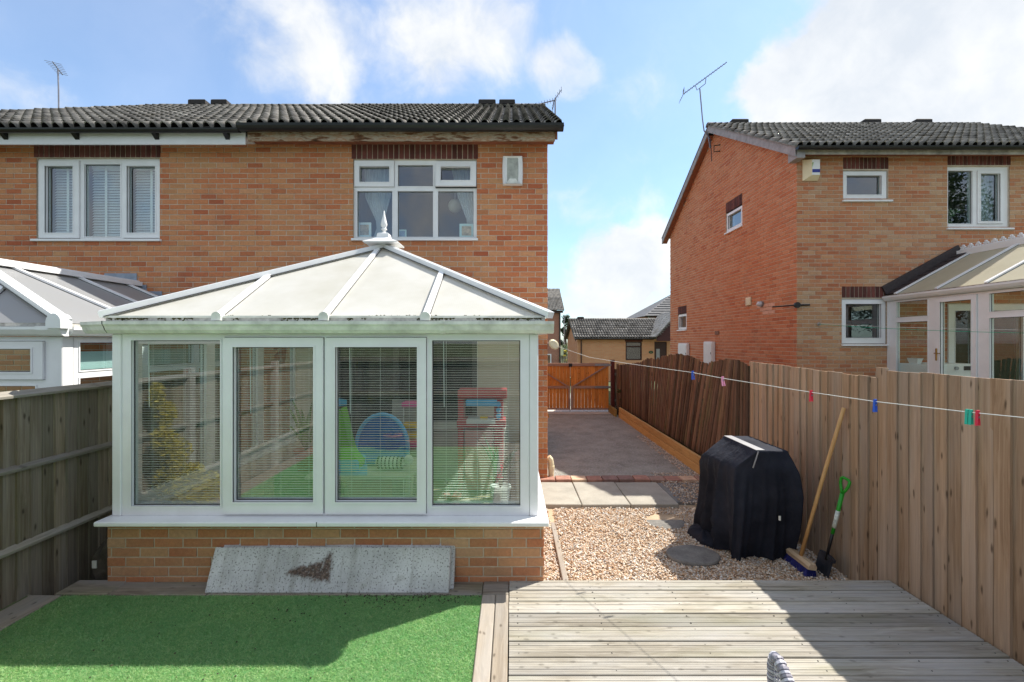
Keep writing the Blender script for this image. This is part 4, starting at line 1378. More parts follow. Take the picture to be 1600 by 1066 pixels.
window(rc, 'x', 8.44, -1, patio[0], patio[1], patio[2], patio[3], [(8.20, 8.50, .9, 2.56, None), (8.62, 9.45, .9, 2.56, None)], rec=-.02, depth=.06, gmat=GLASS_THIN, name='house_door')
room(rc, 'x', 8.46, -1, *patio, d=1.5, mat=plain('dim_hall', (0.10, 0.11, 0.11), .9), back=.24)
t = thing('washing_machine', 'white washing machine inside the right conservatory', 'washing machine', (7.46, 7.6, .77))
MB().cbox(7.16, 7.74, 7.62, 8.18, .78, 1.62, .012).build('cabinet', UPVC, t)
MB().tube([(7.45, 7.615, 1.20), (7.45, 7.58, 1.20)], .19, 24).build('door', UPVC, t)
MB().tube([(7.45, 7.579, 1.20), (7.45, 7.572, 1.20)], .13, 20).build('door_glass', BLACKPVC, t)
MB().box(7.17, 7.73, 7.605, 7.618, 1.49, 1.60).build('control_panel', UPVC, t)
MB().box(7.55, 7.68, 7.598, 7.604, 1.51, 1.58).build('display', BLACKPVC, t)
MB().tube([(7.42, 7.604, 1.545), (7.42, 7.58, 1.545)], .03, 14).build('knob', STEELG, t)
t = thing('storage_cabinet', 'narrow white cabinet beside the washing machine', 'cabinet', (7.08, 7.95, .77))
MB().cbox(7.03, 7.145, 7.68, 8.30, .77, 1.60, .008).build('body', UPVC, t)
MB().cbox(7.035, 7.14, 7.664, 7.678, .80, 1.58, .004).build('door', UPVC, t)
t = tag(MB().loft([[(7.085 + sx * a, 8.0 + sy_ * a * 2.2, z) for sx, sy_ in ((-1, -1), (1, -1), (1, 1), (-1, 1))] for a, z in ((.035, 1.602), (.05, 1.70), (.056, 1.70), (.046, 1.70))]).build('plastic_tub', UPVC, None), 'white plastic tub on the narrow cabinet in the right conservatory', 'tub')
# ------------------------------------------------------------------ fences
W_TAN = wood('fence_wood_tan', (0.50, 0.350, 0.225), (0.25, 0.158, 0.093), 'z', vary=.18, knots=.85, grey=.35)
W_GREY = wood('fence_wood_grey', (0.37, 0.315, 0.235), (0.14, 0.110, 0.074), 'z', vary=.30, knots=.8, grey=.4, green=.3)
W_GREYY = wood('fence_rail_grey', (0.36, 0.325, 0.26), (0.15, 0.125, 0.09), 'y', vary=.2, knots=.5, grey=.5, green=.3)
W_BROWN = wood('fence_wood_brown', (0.20, 0.115, 0.070), (0.060, 0.032, 0.022), 'z', vary=.5, knots=.3, grey=.25, green=.35)
W_GATE = wood('gate_wood_orange', (0.70, 0.290, 0.065), (0.42, 0.140, 0.028), 'z', vary=.14, knots=.8)
W_GFRAME = wood('gate_frame_wood', (0.40, 0.265, 0.20), (0.25, 0.14, 0.10), 'x', vary=.1, knots=.3, grey=.3)
W_SLEEP = wood('driveway_sleeper_wood', (0.56, 0.375, 0.160), (0.36, 0.220, 0.085), 'y', vary=.1, knots=.4, grain=.7)
W_DECK = wood('deck_wood', (0.47, 0.437, 0.370), (0.21, 0.185, 0.145), 'x', vary=.20, knots=.45, grey=.55, grain=.75, green=.28)
W_BORDER = wood('border_sleeper_wood', (0.42, 0.355, 0.275), (0.22, 0.175, 0.125), 'y', vary=.14, knots=.7, grey=.5, grain=.8)
W_BORDERX = wood('border_board_wood', (0.34, 0.295, 0.24), (0.14, 0.115, 0.085), 'x', vary=.14, knots=.6, grey=.6, grain=.8, green=.3)
W_POLE = wood('broom_pole_wood', (0.66, 0.40, 0.17), (0.46, 0.25, 0.09), 'z', vary=.05, knots=.2, rough=.5)


def feather(w, h, thick, thin, sign):
    """feather-edged board standing on z=0, along y, thick edge at y=0; face looks to sign*x"""
    s = sign
    v = [(0, 0, 0), (s * thick, 0, 0), (s * thin, w, 0), (0, w, 0)]
    v += [(a, b2, h) for a, b2, _ in v]
    return MB().add(v, [(0, 3, 2, 1), (4, 5, 6, 7), (0, 1, 5, 4), (1, 2, 6, 5), (2, 3, 7, 6), (3, 0, 4, 7)])


# right fence
rf = thing('board_fence', 'tall pale tan vertical-board fence along the right of the deck', 'fence', (2.985, 3.6, .1))
me = feather(.122, 1.0, .020, .007, -1).mesh('fence_board', W_TAN)
y = 5.64
while y > -1.3:
    near = y < 3.66
    top = 1.765 if near else 1.70 + .022 * (y - 3.7)
    bot = .09 if y < 3.55 else -.13
    if abs(y - 3.66) < .05:
        top = 1.78
    o = link('fence_board', me, rf, at=(2.998 + random.uniform(-.003, .003) + (.008 if near else .016), y, bot))
    o.scale = (1 + random.uniform(-.1, .2), 1 + random.uniform(-.04, .04), top - bot + random.uniform(-.006, .006))
    o.rotation_euler = (random.uniform(-.003, .003), random.uniform(-.004, .004), random.uniform(-.02, .02))
    y -= .1005
for z in (.35, 1.0, 1.55):
    MB().box(3.020, 3.06, -1.3, 5.75, z, z + .07).build('rail', W_TAN, rf)
for y in (-1.25, .55, 2.0, 3.68, 5.70):
    MB().box(3.062, 3.14, y - .04, y + .04, -.4, 1.72).build('post', W_TAN, rf)
MB().box(3.0, 3.02, -1.3, 3.56, -.40, .088).box(2.995, 3.018, 3.57, 5.74, -.40, -.132).build('gravel_board', W_BORDER, rf)

# left fence
lf = thing('board_fence', 'weathered grey-brown vertical-board fence with rails at far left', 'fence', (-3.62, 3.2, .1))
me = feather(.104, 1.0, .026, .008, 1).mesh('fence_board', W_GREY)
y = 5.9
while y > -1.3:
    z0 = .10 if y < 3.35 else -.12
    o = link('fence_board', me, lf, at=(-3.640 + random.uniform(-.003, .003), y, z0))
    o.scale = (1, 1, 1.60 - z0)
    o.rotation_euler = (random.uniform(-.003, .003), random.uniform(-.006, .006), random.uniform(-.03, .0))
    y -= .0955
for z0, z1 in ((1.045, 1.09), (.465, .515)):
    MB().prism([(-3.620, z0), (-3.585, z0 + .006), (-3.580, z0 + .028), (-3.620, z1 + .005)], 'y', -1.3, 6.0).build('rail', W_GREYY, lf)
MB().prism([(-3.66, 1.595), (-3.565, 1.59), (-3.562, 1.608), (-3.61, 1.64), (-3.66, 1.632)], 'y', -1.3, 6.0).build('cap_rail', W_GREYY, lf)
CONCP = ground_mat('concrete_post', (0.40, 0.385, 0.35), (0.55, 0.53, 0.48), 5, 70, .4)
for y in (2.20, .38, -1.20):
    MB().prism([(-3.62, y - .05), (-3.55, y - .045), (-3.55, y + .045), (-3.62, y + .05)], 'z', -.4, 1.70).build('concrete_post', CONCP, lf)
# rear fence behind the camera, seen in the glass
W_REAR = wood('fence_wood_dark', (0.17, 0.165, 0.16), (0.07, 0.066, 0.062), 'z', vary=.25, knots=.8, grey=.4)
bf = thing('board_fence', 'sunlit grey board fence across the garden end, reflected in the conservatory glass', 'fence', (-.3, -1.3, .1))
me = feather(.15, 1.0, .019, .007, 1).mesh('fence_board', W_REAR)
x = -3.6
while x < 3.0:
    o = link('fence_board', me, bf, at=(x, -1.32, .02))
    o.rotation_euler = (0, 0, math.pi / 2)
    o.scale = (-1, 1, 1.66)
    x += .13
MB().box(-3.6, 3.0, -1.30, -1.265, 1.62, 1.70).box(-3.6, 3.0, -1.298, -1.26, .98, 1.06).build('rail', W_GREYY, bf)

# brown leaning fence along the driveway
brf = thing('slat_fence', 'dark brown wavy-topped slat fence leaning beside the driveway', 'fence', (3.0, 9, 0))
tops = [(5.6, 1.62), (5.78, 1.68), (6.0, 1.73), (6.26, 1.745), (6.5, 1.73), (6.8, 1.68), (7.04, 1.645), (7.3, 1.69), (7.7, 1.75), (8.1, 1.765), (8.5, 1.74), (9.0, 1.69),
        (9.5, 1.61), (9.75, 1.63), (10.1, 1.60), (10.6, 1.49), (11.3, 1.43), (12.0, 1.38), (12.8, 1.33)]
leans = [(5.6, 0), (6.05, .05), (6.4, .28), (6.9, .52), (9.0, .46), (9.6, .30), (10.2, .12), (10.8, .02), (13, 0)]
interp = lambda t, x: float(np.interp(x, [a for a, _ in t], [b for _, b in t]))
y = 5.80
while y < 12.85:
    ln = interp(leans, y)
    yt = y - ln
    z0 = .20
    zt = interp(tops, max(5.6, yt)) + random.uniform(-.012, .012)
    zt = z0 + (zt - z0)
    w = .070
    xo = random.uniform(-.008, .008)
    skew = Matrix(((1, 0, 0), (0, 1, 0), (0, 0, 1)))
    mb = MB()
    pr = [(3.0 + xo, -w / 2), (2.982 + xo, -w / 2 + .004), (2.985 + xo, w / 2 - .004), (3.003 + xo, w / 2)]
    mb.loft([[(a, y + b2, z0) for a, b2 in pr], [(a + random.uniform(-.004, .004), yt + b2 * (1 + .1 * ln), zt + (.012 if k in (1, 2) else 0)) for k, (a, b2) in enumerate(pr)]])
    mb.build('fence_slat', W_BROWN, brf, origin=(3.0, y, z0))
    y += .083 + random.uniform(-.002, .004)
for z in (.55, 1.25):
    MB().box(3.008, 3.05, 5.80, 12.8, z, z + .08).build('rail', W_BROWN, brf)
for y in (5.86, 7.65, 9.5, 11.3, 12.82):
    MB().box(3.052, 3.13, y - .045, y + .045, -.3, 1.30).build('post', W_BROWN, brf)
MB().box(2.955, 3.0, 12.78, 12.88, -.02, 1.36).build('post', W_BROWN, brf)
# raised timber edge of the driveway
SOIL = EARTH
ed = thing('timber_edging', 'tan sleeper edging of two boards along the driveway right side', 'edging', (2.83, 9, 0))
MB().cbox(2.80, 2.85, 6.02, 11.95, -.05, .128, .006).build('board', W_SLEEP, ed)
MB().cbox(2.805, 2.855, 6.02, 11.95, .134, .262, .006).build('board', W_SLEEP, ed)
struct('planting_strip', MB().box(2.86, 2.98, 6.0, 12.7, -.3, .17), EARTH)
t = tag(MB().cbox(2.72, 2.77, 12.0, 12.85, -.05, .20, .006).build('timber_edging', wood('olive_sleeper', (.36, .27, .10), (.22, .16, .06), 'y')), 'short olive timber board beside the orange gate post', 'edging')

# gates
GY2 = 12.9
def gate_leaf(label, x0, x1, brace_up_right, gap_left):
    t = thing('driveway_gate', label, 'gate', ((x0 + x1) / 2, GY2, 0), 'orange driveway gates')
    z0, z1 = .07, 1.375
    n = round((x1 - x0) / .1)
    w = (x1 - x0) / n
    me = MB().cbox(.002, w - .002, 0, .018, 0, z1 - z0, .003).mesh('gate_board', W_GATE)
    for k in range(n):
        link('gate_board', me, t, at=(x0 + k * w, GY2 + random.uniform(-.001, .001), z0))
    for za, zb in ((z1 - .085, z1), (.66, .73), (.055, .105)):
        MB().cbox(x0, x1, GY2 - .04, GY2 - .002, za, zb, .004).build('rail', W_GFRAME, t)
    xs = x0 if not gap_left else x0
    if brace_up_right:
        MB().beam((x0 + .07, GY2 - .022, .72), (x1 - .06, GY2 - .022, z1 - .08), .034, .07, (0, -1, 0)).build('brace', W_GFRAME, t)
        MB().cbox(x0 + .002, x0 + .06, GY2 - .038, GY2 - .003, .106, .659, .004).build('stile', W_GFRAME, t)
        for z in (z1 - .05, .695):
            MB().box(x1 - .40, x1 + .07, GY2 - .048, GY2 - .041, z - .028, z + .028).build('hinge', GALV, t)
    else:
        MB().beam((x0 + .06, GY2 - .022, z1 - .08), (x1 - .07, GY2 - .022, .72), .034, .07, (0, -1, 0)).build('brace', W_GFRAME, t)
        MB().cbox(x1 - .05, x1 - .002, GY2 - .038, GY2 - .003, .106, .659, .004).build('stile', W_GFRAME, t)
        for z in (z1 - .05, .695):
            MB().box(x0 - .07, x0 + .40, GY2 - .048, GY2 - .041, z - .028, z + .028).build('hinge', GALV, t)
    return t


GALV = plain('galvanised_steel', (0.26, 0.27, 0.28), .5, .15, 9, metal=.6)
gate_leaf('right leaf of the orange driveway gate with brace rising to its post', 1.665, 2.74, True, True)
t = gate_leaf('left leaf of the orange driveway gate beside the house wall', .57, 1.645, False, False)
t = thing('gate_bolt', 'dark drop bolt where the orange gate leaves meet', 'bolt', (1.66, GY2 - .05, .1))
MB().tube([(1.64, GY2 - .055, .02), (1.64, GY2 - .055, .38)], .010, 6).build('rod', GALV, t)
MB().box(1.60, 1.70, GY2 - .052, GY2 - .044, 1.27, 1.37).build('latch', BLACKPVC, t)
RED = wood('dark_red_post_wood', (.12, .03, .025), (.05, .014, .012), 'z')
tag(MB().cbox(2.80, 2.90, GY2 - .05, GY2 + .05, -.2, 1.47, .006).build('gate_post', RED), 'dark red-brown post holding the right orange gate leaf', 'post')
tag(MB().cbox(.47, .55, GY2 - .05, GY2 + .05, -.2, 1.43, .006).build('gate_post', RED), 'dark post hidden by the house at the left gate leaf', 'post')
t = thing('fence_panel', 'small dark fence panel between gate post and slat fence', 'fence', (2.95, 13.0, 0))
for k in range(3):
    MB().box(2.91 + k * .06, 2.963 + k * .06, 12.98, 13.0, .0, 1.2).build('board', W_BROWN, t)
MB().box(2.90, 3.10, 12.93, 12.978, 1.02, 1.09).box(2.90, 3.10, 12.93, 12.978, .28, .34).build('rail', W_GREYY, t)

# ------------------------------------------------------------------ deck, borders, lawn
DZ = .115
dk = thing('timber_deck', 'weathered pale timber deck of ribbed boards in front of the gravel', 'deck', (1.5, 2.9, .1))
def deck_board(x0, x1):
    prof = []
    w, n = .1360, 7
    pr = [(0, -.026), (0, -.004), (.004, 0)]
    for k in range(1, n):
        y = w * k / n
        g_ = .0030 if k in (2, 5) else .0012
        pr += [(y - .0045, 0), (y - .0025, -g_), (y + .0025, -g_), (y + .0045, 0)]
    pr += [(w - .004, 0), (w, -.004), (w, -.026)]
    return MB().prism(pr, 'x', x0, x1)
y = 3.596 - .1435
k = 0
while y > -1.2:
    joint = {3: None, 6: 2.28, 5: None}.get(k, None)
    spans = [(-.02, 2.972)] if k % 4 != 2 else [(-.02, 1.77 + .12 * (k % 3)), (1.774 + .12 * (k % 3), 2.972)]
    if k == 2:
        spans = [(-.02, 2.972)]
    if k == 6:
        spans = [(-.02, 1.575), (1.578, 2.972)]
    for a, b2 in spans:
        o = deck_board(a, b2).build('deck_board', W_DECK, dk)
        o.location += Vector((random.uniform(-.003, .003), y, DZ + random.uniform(-.002, .002)))
        o.rotation_euler = (random.uniform(-.002, .002), 0, random.uniform(-.0006, .0006))
    y -= .147
    k += 1
for x in (.06, .6, 1.2, 1.8, 2.4, 2.9):
    MB().box(x - .025, x + .025, -1.2, 3.58, -.05, .086).build('joist', W_BORDER, dk)
MB().cbox(.26, 2.97, 3.567, 3.592, -.12, .0855, .004).build('fascia_board', W_DECK, dk)
SCREW = plain('screw_head', (.06, .055, .05), .5)
mb = MB()
for r in range(12):
    for x in (.04, .6, 1.2, 1.8, 2.4, 2.92):
        for yy in (.03, .11):
            mb.tube([(x + random.uniform(-.01, .01), 3.4525 - .147 * r + yy, DZ - .004), (x, 3.4525 - .147 * r + yy, DZ + .0006)], .0042, 6)
mb.build('screw', SCREW, dk, kind='stuff')

def border(label, x0, x1, y0, y1, z1, mat, name='border_sleeper', rot=0):
    o = MB().cbox(x0, x1, y0, y1, z1 - .10, z1, .006).build(name, mat, origin=((x0 + x1) / 2, (y0 + y1) / 2, z1))
    o.rotation_euler.z = rot
    return tag(o, label, 'border board', 'timber border round the artificial lawn')


border('weathered border board touching the left end of the deck boards', -.120, -.026, -1.2, 3.385, DZ + .002, W_BORDER)
border('weathered border board along the right edge of the green lawn', -.222, -.124, -1.2, 3.385, DZ, W_BORDER)
border('dark corner board between brick wall and deck corner', -.222, -.026, 3.39, 3.575, DZ - .001, W_BORDERX)
border('short board at the wall foot right of the leaning concrete panels', -.63, -.226, 3.395, 3.575, DZ - .004, W_BORDERX)
border('grey board behind the lawn hidden by leaning concrete panels', -2.28, -.634, 3.395, 3.575, DZ - .006, W_BORDERX)
border('damp board along the wall foot left of the leaning concrete panels', -3.02, -2.284, 3.392, 3.573, DZ - .004, W_BORDERX)
border('grey board at the left corner before the dark passage', -3.42, -3.024, 3.40, 3.60, DZ - .003, W_BORDERX)
border('long sleeper along the left fence foot beside the lawn', -3.58, -3.35, -1.2, 3.385, DZ - .003, W_BORDER)

# the lawn
def turf_mat():
    m, b = new_mat('artificial_turf')
    pos = b('ShaderNodeNewGeometry').outputs['Position']
    at = b('ShaderNodeAttribute', p_attribute_name='shade')
    n = b.noise(pos, 2.2, 4.0, .55)
    c = b.ramp(at.outputs['Fac'], [(0.0, (0.09, 0.28, 0.10)), (0.45, (0.27, 0.53, 0.20)), (0.85, (0.52, 0.69, 0.30)), (1.0, (0.76, 0.78, 0.48))])
    c = b.mix(b.rng(n, .35, .65, 0, .35), c, (0.17, 0.43, 0.18))
    p = b('ShaderNodeBsdfPrincipled', Base_Color=c, Roughness=.5)
    tl = b('ShaderNodeBsdfTranslucent', Color=c)
    mx = b('ShaderNodeMixShader', i0=.40, i1=p.outputs[0], i2=tl.outputs[0])
    b('ShaderNodeOutputMaterial', Surface=mx)
    return m


LX0, LX1, LY0, LY1 = -3.35, -.223, -.9, 3.392
tb = MB().box(LX0, LX1, LY0, LY1, -.02, DZ - .018)
struct('lawn_base', tb, plain('turf_backing', (0.12, 0.38, 0.12), .9, .25, 60))
def blades(n, y0, y1, h, w):
    x = rng.uniform(LX0, LX1 + .004, n)
    y = rng.uniform(y0, y1, n)
    a = rng.uniform(0, 2 * math.pi, n)
    hh = h * rng.uniform(.6, 1.15, n)
    lean = rng.normal(0, 1.15, (n, 2)) * hh[:, None] + np.array([.15, -.35]) * hh[:, None]
    dx, dy = np.cos(a) * w / 2, np.sin(a) * w / 2
    z = np.full(n, DZ - .0185)
    v = np.empty((n, 3, 3))
    v[:, 0] = np.stack([x - dx, y - dy, z], 1)
    v[:, 1] = np.stack([x + dx, y + dy, z], 1)
    v[:, 2] = np.stack([x + lean[:, 0], y + lean[:, 1], z + hh], 1)
    return v
v = np.concatenate([blades(320000, 2.35, LY1, .014, .0036), blades(60000, LY0, 2.35, .018, .009)])
n = len(v)
me = bpy.data.meshes.new('grass')
me.vertices.add(n * 3)
me.vertices.foreach_set('co', v.reshape(-1))
me.loops.add(n * 3)
me.loops.foreach_set('vertex_index', np.arange(n * 3))
me.polygons.add(n)
me.polygons.foreach_set('loop_start', np.arange(0, n * 3, 3))
me.polygons.foreach_set('loop_total', np.full(n, 3))
at = me.attributes.new('shade', 'FLOAT', 'FACE')
at.data.foreach_set('value', np.clip(rng.beta(2, 2, n) + (rng.random(n) > .94) * .4, 0, 1))
me.materials.append(turf_mat())
me.update()
me.validate()
o = link('artificial_grass', me, None, kind='stuff')
tag(o, 'short bright green artificial turf of the lawn', 'artificial grass')
# crumbs of soil and leaf litter on the turf
mb = MB()
for k in range(300):
    if k < 220:
        x, y = random.gauss(-.75, .35), LY1 - abs(random.gauss(0, .07))
    else:
        x, y = random.uniform(-2.6, -.3), random.uniform(2.5, 3.38)
    if not (LX0 < x < LX1):
        continue
    r = random.uniform(.002, .0055)
    mb.lathe([(.001, -r), (r * 1.3, 0), (.001, r * .7)], (x, y, DZ - .004), 5)
tag(mb.build('soil_crumbs', EARTH, None, kind='stuff'), 'dark soil crumbs scattered on the turf by the panels', 'soil')

# leaning concrete gravel boards
def conc_mat():
    m, b = new_mat('stained_concrete')
    co = b('ShaderNodeTexCoord').outputs['Object']
    n = b.noise(co, 3.0, 6.0, .6)
    c = b.mix(b.rng(n, .35, .68), (0.44, 0.44, 0.445), (0.68, 0.68, 0.69))
    dr = b.noise(b.vm('MULTIPLY', co, (9.0, 1.0, .7)), 1.0, 5.0, .65)
    c = b.mix(b.rng(dr, .50, .72, 0, .55), c, (0.20, 0.185, 0.15))
    al_ = b.noise(co, 6.0, 6.0, .65)
    c = b.mix(b.rng(al_, .55, .72, 0, .5), c, (0.24, 0.225, 0.185))
    sp = b.noise(co, 75.0, 2.0, .5)
    c = b.mix(b.rng(sp, .57, .65, 0, .75), c, (0.11, 0.10, 0.09))
    # the dark scab of old mud: two lobes with a ragged edge
    rag = b.noise(co, 24.0, 5.0, .7)
    s = b('ShaderNodeSeparateXYZ', i0=co)
    def convex(pts):
        d_ = None
        for (x0, z0), (x1, z1) in zip(pts, pts[1:] + pts[:1]):
            L = math.hypot(x1 - x0, z1 - z0)
            nx, nz = (z1 - z0) / L, -(x1 - x0) / L
            e = b.m('ADD', b.m('MULTIPLY', b.m('SUBTRACT', s.outputs[0], x0), nx), b.m('MULTIPLY', b.m('SUBTRACT', s.outputs[2], z0), nz))
            d_ = e if d_ is None else b.m('MAXIMUM', d_, e)
        return d_
    d = b.m('MINIMUM', convex([(-.12, .085), (.015, .075), (.012, .2), (-.005, .285), (-.03, .27)]), convex([(-.335, .135), (-.27, .115), (-.05, .08), (-.05, .22), (-.29, .165)]))
    d = b.m('ADD', b.m('ADD', b.m('MULTIPLY', d, 9.0), .92), b.m('MULTIPLY', b.m('SUBTRACT', rag, .5), .9))
    k = b.m('MULTIPLY', b.rng(d, .78, 1.02, .95, 0), b.rng(b.noise(co, 60.0, 4.0, .7), .30, .46, .35, 1.0))
    c = b.mix(k, c, b.mix(b.rng(b.noise(co, 35.0, 4.0, .7), .4, .65), (0.05, 0.032, 0.025), (0.20, 0.13, 0.10)))
    finish(b, c, .93, b.m('ADD', sp, b.m('MULTIPLY', k, .8)), .5, .006, .2)
    return m


CPAN = conc_mat()
def panel(label, x0, x1, yb, z0, ln, h, th, off):
    org = Vector(((x0 + x1) / 2 + off, yb, z0))
    mb = MB().cbox(x0 - org.x, x1 - org.x, 0, th, 0, h, .006)
    o = mb.build('concrete_panel', CPAN, None)
    o.location = org
    o.rotation_euler.x = -ln
    return tag(o, label, 'concrete panel', 'concrete gravel boards leaning on the wall')
panel('grey concrete gravel board with a dark mud scab leaning on the brick wall', -2.305, -.475, 3.405, DZ - .003, .42, .315, .045, 0.0)
panel('second concrete gravel board leaning behind the stained one', -2.265, -.445, 3.455, DZ - .003, .40, .345, .045, 1.4)
# a stone lump in the passage by the left fence
bm = bmesh.new()
bmesh.ops.create_icosphere(bm, subdivisions=3, radius=1)
for v_ in bm.verts:
    n_ = mnoise.noise(v_.co * 1.7) * .25 + mnoise.noise(v_.co * 5) * .1
    v_.co = Vector((v_.co.x * .12, v_.co.y * .13, v_.co.z * .26)) * (1 + n_)
t = thing('stone_block', 'rough upright stone with a small white tag in the dark passage', 'stone', (-3.34, 3.80, -.1))
mb = MB().add([tuple(v_.co + Vector((-3.34, 3.82, .12))) for v_ in bm.verts], [tuple(x.index for x in f.verts) for f in bm.faces])
bm.free()
mb.build('stone', plain('dark_stone', (.07, .06, .045), .95, .4, 14, .6), t)
MB().box(-3.40, -3.365, 3.682, 3.69, .16, .22).build('tag', UPVC_OLD, t)

# ------------------------------------------------------------------ gravel
def pebble_mat():
    m, b = new_mat('gravel_pebble')
    at = b('ShaderNodeAttribute', p_attribute_name='shade')
    pos = b('ShaderNodeNewGeometry').outputs['Position']
    c = b.ramp(at.outputs['Fac'], [(0, (0.19, 0.13, 0.09)), (.12, (0.42, 0.25, 0.14)), (.30, (0.60, 0.43, 0.29)), (.55, (0.69, 0.57, 0.45)), (.78, (0.76, 0.71, 0.63)), (.90, (0.40, 0.39, 0.38)), (1, (.84, .82, .78))])
    n = b.noise(pos, 160, 3)
    c = b.mix(b.rng(n, .35, .7, .15, 0), c, (.3, .2, .13))
    finish(b, c, .7, n, .3, .002, .35)
    return m


bm = bmesh.new()
bmesh.ops.create_icosphere(bm, subdivisions=1, radius=1)
iv = np.array([v_.co[:] for v_ in bm.verts])
ifc = np.array([[x.index for x in f.verts] for f in bm.faces])
bm.free()
def pebbles(n, x0, x1, y0, y1, z, skip=None):
    x = rng.uniform(x0, x1, n)
    y = rng.uniform(y0, y1, n)
    if skip is not None:
        k = ~skip(x, y)
        x, y = x[k], y[k]
    n = len(x)
    r = rng.uniform(.0045, .0105, n) * (1 + .5 * (rng.random(n) > .92))
    sc_ = np.stack([r * rng.uniform(.8, 1.5, n), r * rng.uniform(.7, 1.2, n), r * rng.uniform(.45, .8, n)], 1)
    a = rng.uniform(0, 2 * math.pi, n)
    tl = rng.normal(0, .4, n)
    p = iv[None] * sc_[:, None] * (1 + rng.normal(0, .10, (n, len(iv), 1)))
    ca, sa, ct, st = np.cos(a)[:, None], np.sin(a)[:, None], np.cos(tl)[:, None], np.sin(tl)[:, None]
    px, pz = p[..., 0] * ct - p[..., 2] * st, p[..., 0] * st + p[..., 2] * ct
    qx, qy = px * ca - p[..., 1] * sa, px * sa + p[..., 1] * ca
    lvl = z + rng.uniform(-.006, .016, n) + (.062 * np.clip((y - 4.7) / .8, 0, 1) if z < -.05 else 0)
    return np.stack([qx + x[:, None], qy + y[:, None], pz + lvl[:, None]], 2)


STEPS = [(1.76, 5.22, .225, .20), (1.76, 4.43, .255, .20)]
def skip(x, y):
    k = (x > .435) & (x < .495)
    for a, b2, r1, r2 in STEPS:
        k |= ((x - a) / (r1 - .01)) ** 2 + ((y - b2) / (r2 - .01)) ** 2 < 1
    return k
v = np.concatenate([pebbles(38000, .265, 2.985, 3.60, 5.56, -.112, skip), pebbles(1800, 2.1, 2.79, 5.56, 6.9, .0), pebbles(600, 2.60, 2.80, 6.9, 9.5, .0)])
n, nv, nf_ = len(v), len(iv), len(ifc)
me = bpy.data.meshes.new('gravel')
me.vertices.add(n * nv)
me.vertices.foreach_set('co', v.reshape(-1))
fi = (ifc[None] + (np.arange(n) * nv)[:, None, None]).reshape(-1)
me.loops.add(len(fi))
me.loops.foreach_set('vertex_index', fi)
me.polygons.add(n * nf_)
me.polygons.foreach_set('loop_start', np.arange(0, len(fi), 3))
me.polygons.foreach_set('loop_total', np.full(n * nf_, 3))
at = me.attributes.new('shade', 'FLOAT', 'FACE')
at.data.foreach_set('value', np.repeat(rng.random(n), nf_))
me.materials.append(pebble_mat())
me.update()
me.validate()
tag(link('gravel', me, None, kind='stuff'), 'golden pea gravel bed between the deck and the paving slabs', 'gravel')
tag(MB().cbox(.44, .49, 3.60, 5.55, -.25, -.075, .005).build('gravel_edging', W_BORDER), 'thin timber edging strip crossing the gravel by the conservatory', 'edging')
for (x, y, r1, r2), lab in zip(STEPS, ('round stepping stone in the gravel nearer the paving slabs', 'round stepping stone in the gravel beside the covered barbecue')):
    pr = []
    for z, k in ((-.16, .96), (-.085, 1.0), (-.072, .97), (-.070, .93)):
        pr.append([(x + r1 * k * math.cos(a) * (1 + .02 * math.sin(5 * a + x)), y + r2 * k * math.sin(a) * (1 + .025 * math.sin(3 * a + y)), z) for a in [2 * math.pi * q / 36 for q in range(36)]])
    tag(MB().loft(pr).build('stepping_stone', STONE), lab, 'stepping stone', 'round stepping stones in the gravel')
for k, (x0, x1, lab, mt) in enumerate(((.25, .851, 'pale paving slab touching the conservatory corner', SLAB), (.860, 1.449, 'middle pale paving slab in the row behind the gravel', SLAB),
                                       (1.458, 2.047, 'paving slab half shaded in the row behind the gravel', SLAB), (2.056, 2.66, 'darker grey paving slab beside the covered barbecue', SLAB_DARK))):
    o = MB().cbox(x0, x1, 5.575 + (.12 if k == 3 else 0), 6.455, -.16, .0 - (.012 if k == 3 else 0), .008).build('paving_slab', mt, origin=((x0 + x1) / 2, 6, 0))
    o.rotation_euler = (random.uniform(-.006, .006), random.uniform(-.006, .006), random.uniform(-.006, .006))
    tag(o, lab, 'paving slab', 'paving slabs across the end of the driveway')
ebr = [plain('edging_brick_%d' % i, c, .85, .25, 14, .4) for i, c in enumerate(((.34, .17, .125), (.22, .13, .11), (.52, .36, .25), (.29, .18, .14)))]
er = thing('brick_edging', 'row of red and brown bricks edging the end of the driveway', 'edging', (1.6, 6.52, 0))
mes = [MB().cbox(0, .215, 0, .20, -.09, 0, .008).mesh('brick', m_) for m_ in ebr]
x = .40
k = 0
while x < 2.75:
    o = link('brick', mes[(0, 0, 2, 0, 1, 1, 0, 3, 0, 2, 3)[k % 11]], er, at=(x, 6.475, .028 + random.uniform(-.006, .006)))
    o.rotation_euler = (random.uniform(-.02, .02), random.uniform(-.02, .02), random.uniform(-.02, .02))
    x += .226
    k += 1
# drain shoe at the house corner
t = thing('drain_pipe_stub', 'short pale drain pipe at the foot of the house corner', 'drain pipe', (.57, 6.66, 0))
MB().tube([(.575, 6.68, .0), (.575, 6.68, .20), (.565, 6.68, .26), (.53, 6.68, .30)], .042, 12).build('pipe', CREAM, t)
MB().tube([(.575, 6.68, .12), (.575, 6.68, .17)], .050, 12).build('collar', CREAM, t)
t = thing('outdoor_tap', 'small brass tap on the house side wall', 'tap', (.52, 7.6, .75))
MB().tube([(.517, 7.6, .78), (.60, 7.6, .78), (.61, 7.6, .72)], .012, 8).build('spout', BRASS, t)
MB().tube([(.58, 7.6, .79), (.58, 7.6, .83)], .006, 6).box(.575, .585, 7.57, 7.63, .83, .84).build('handle', BRASS, t)

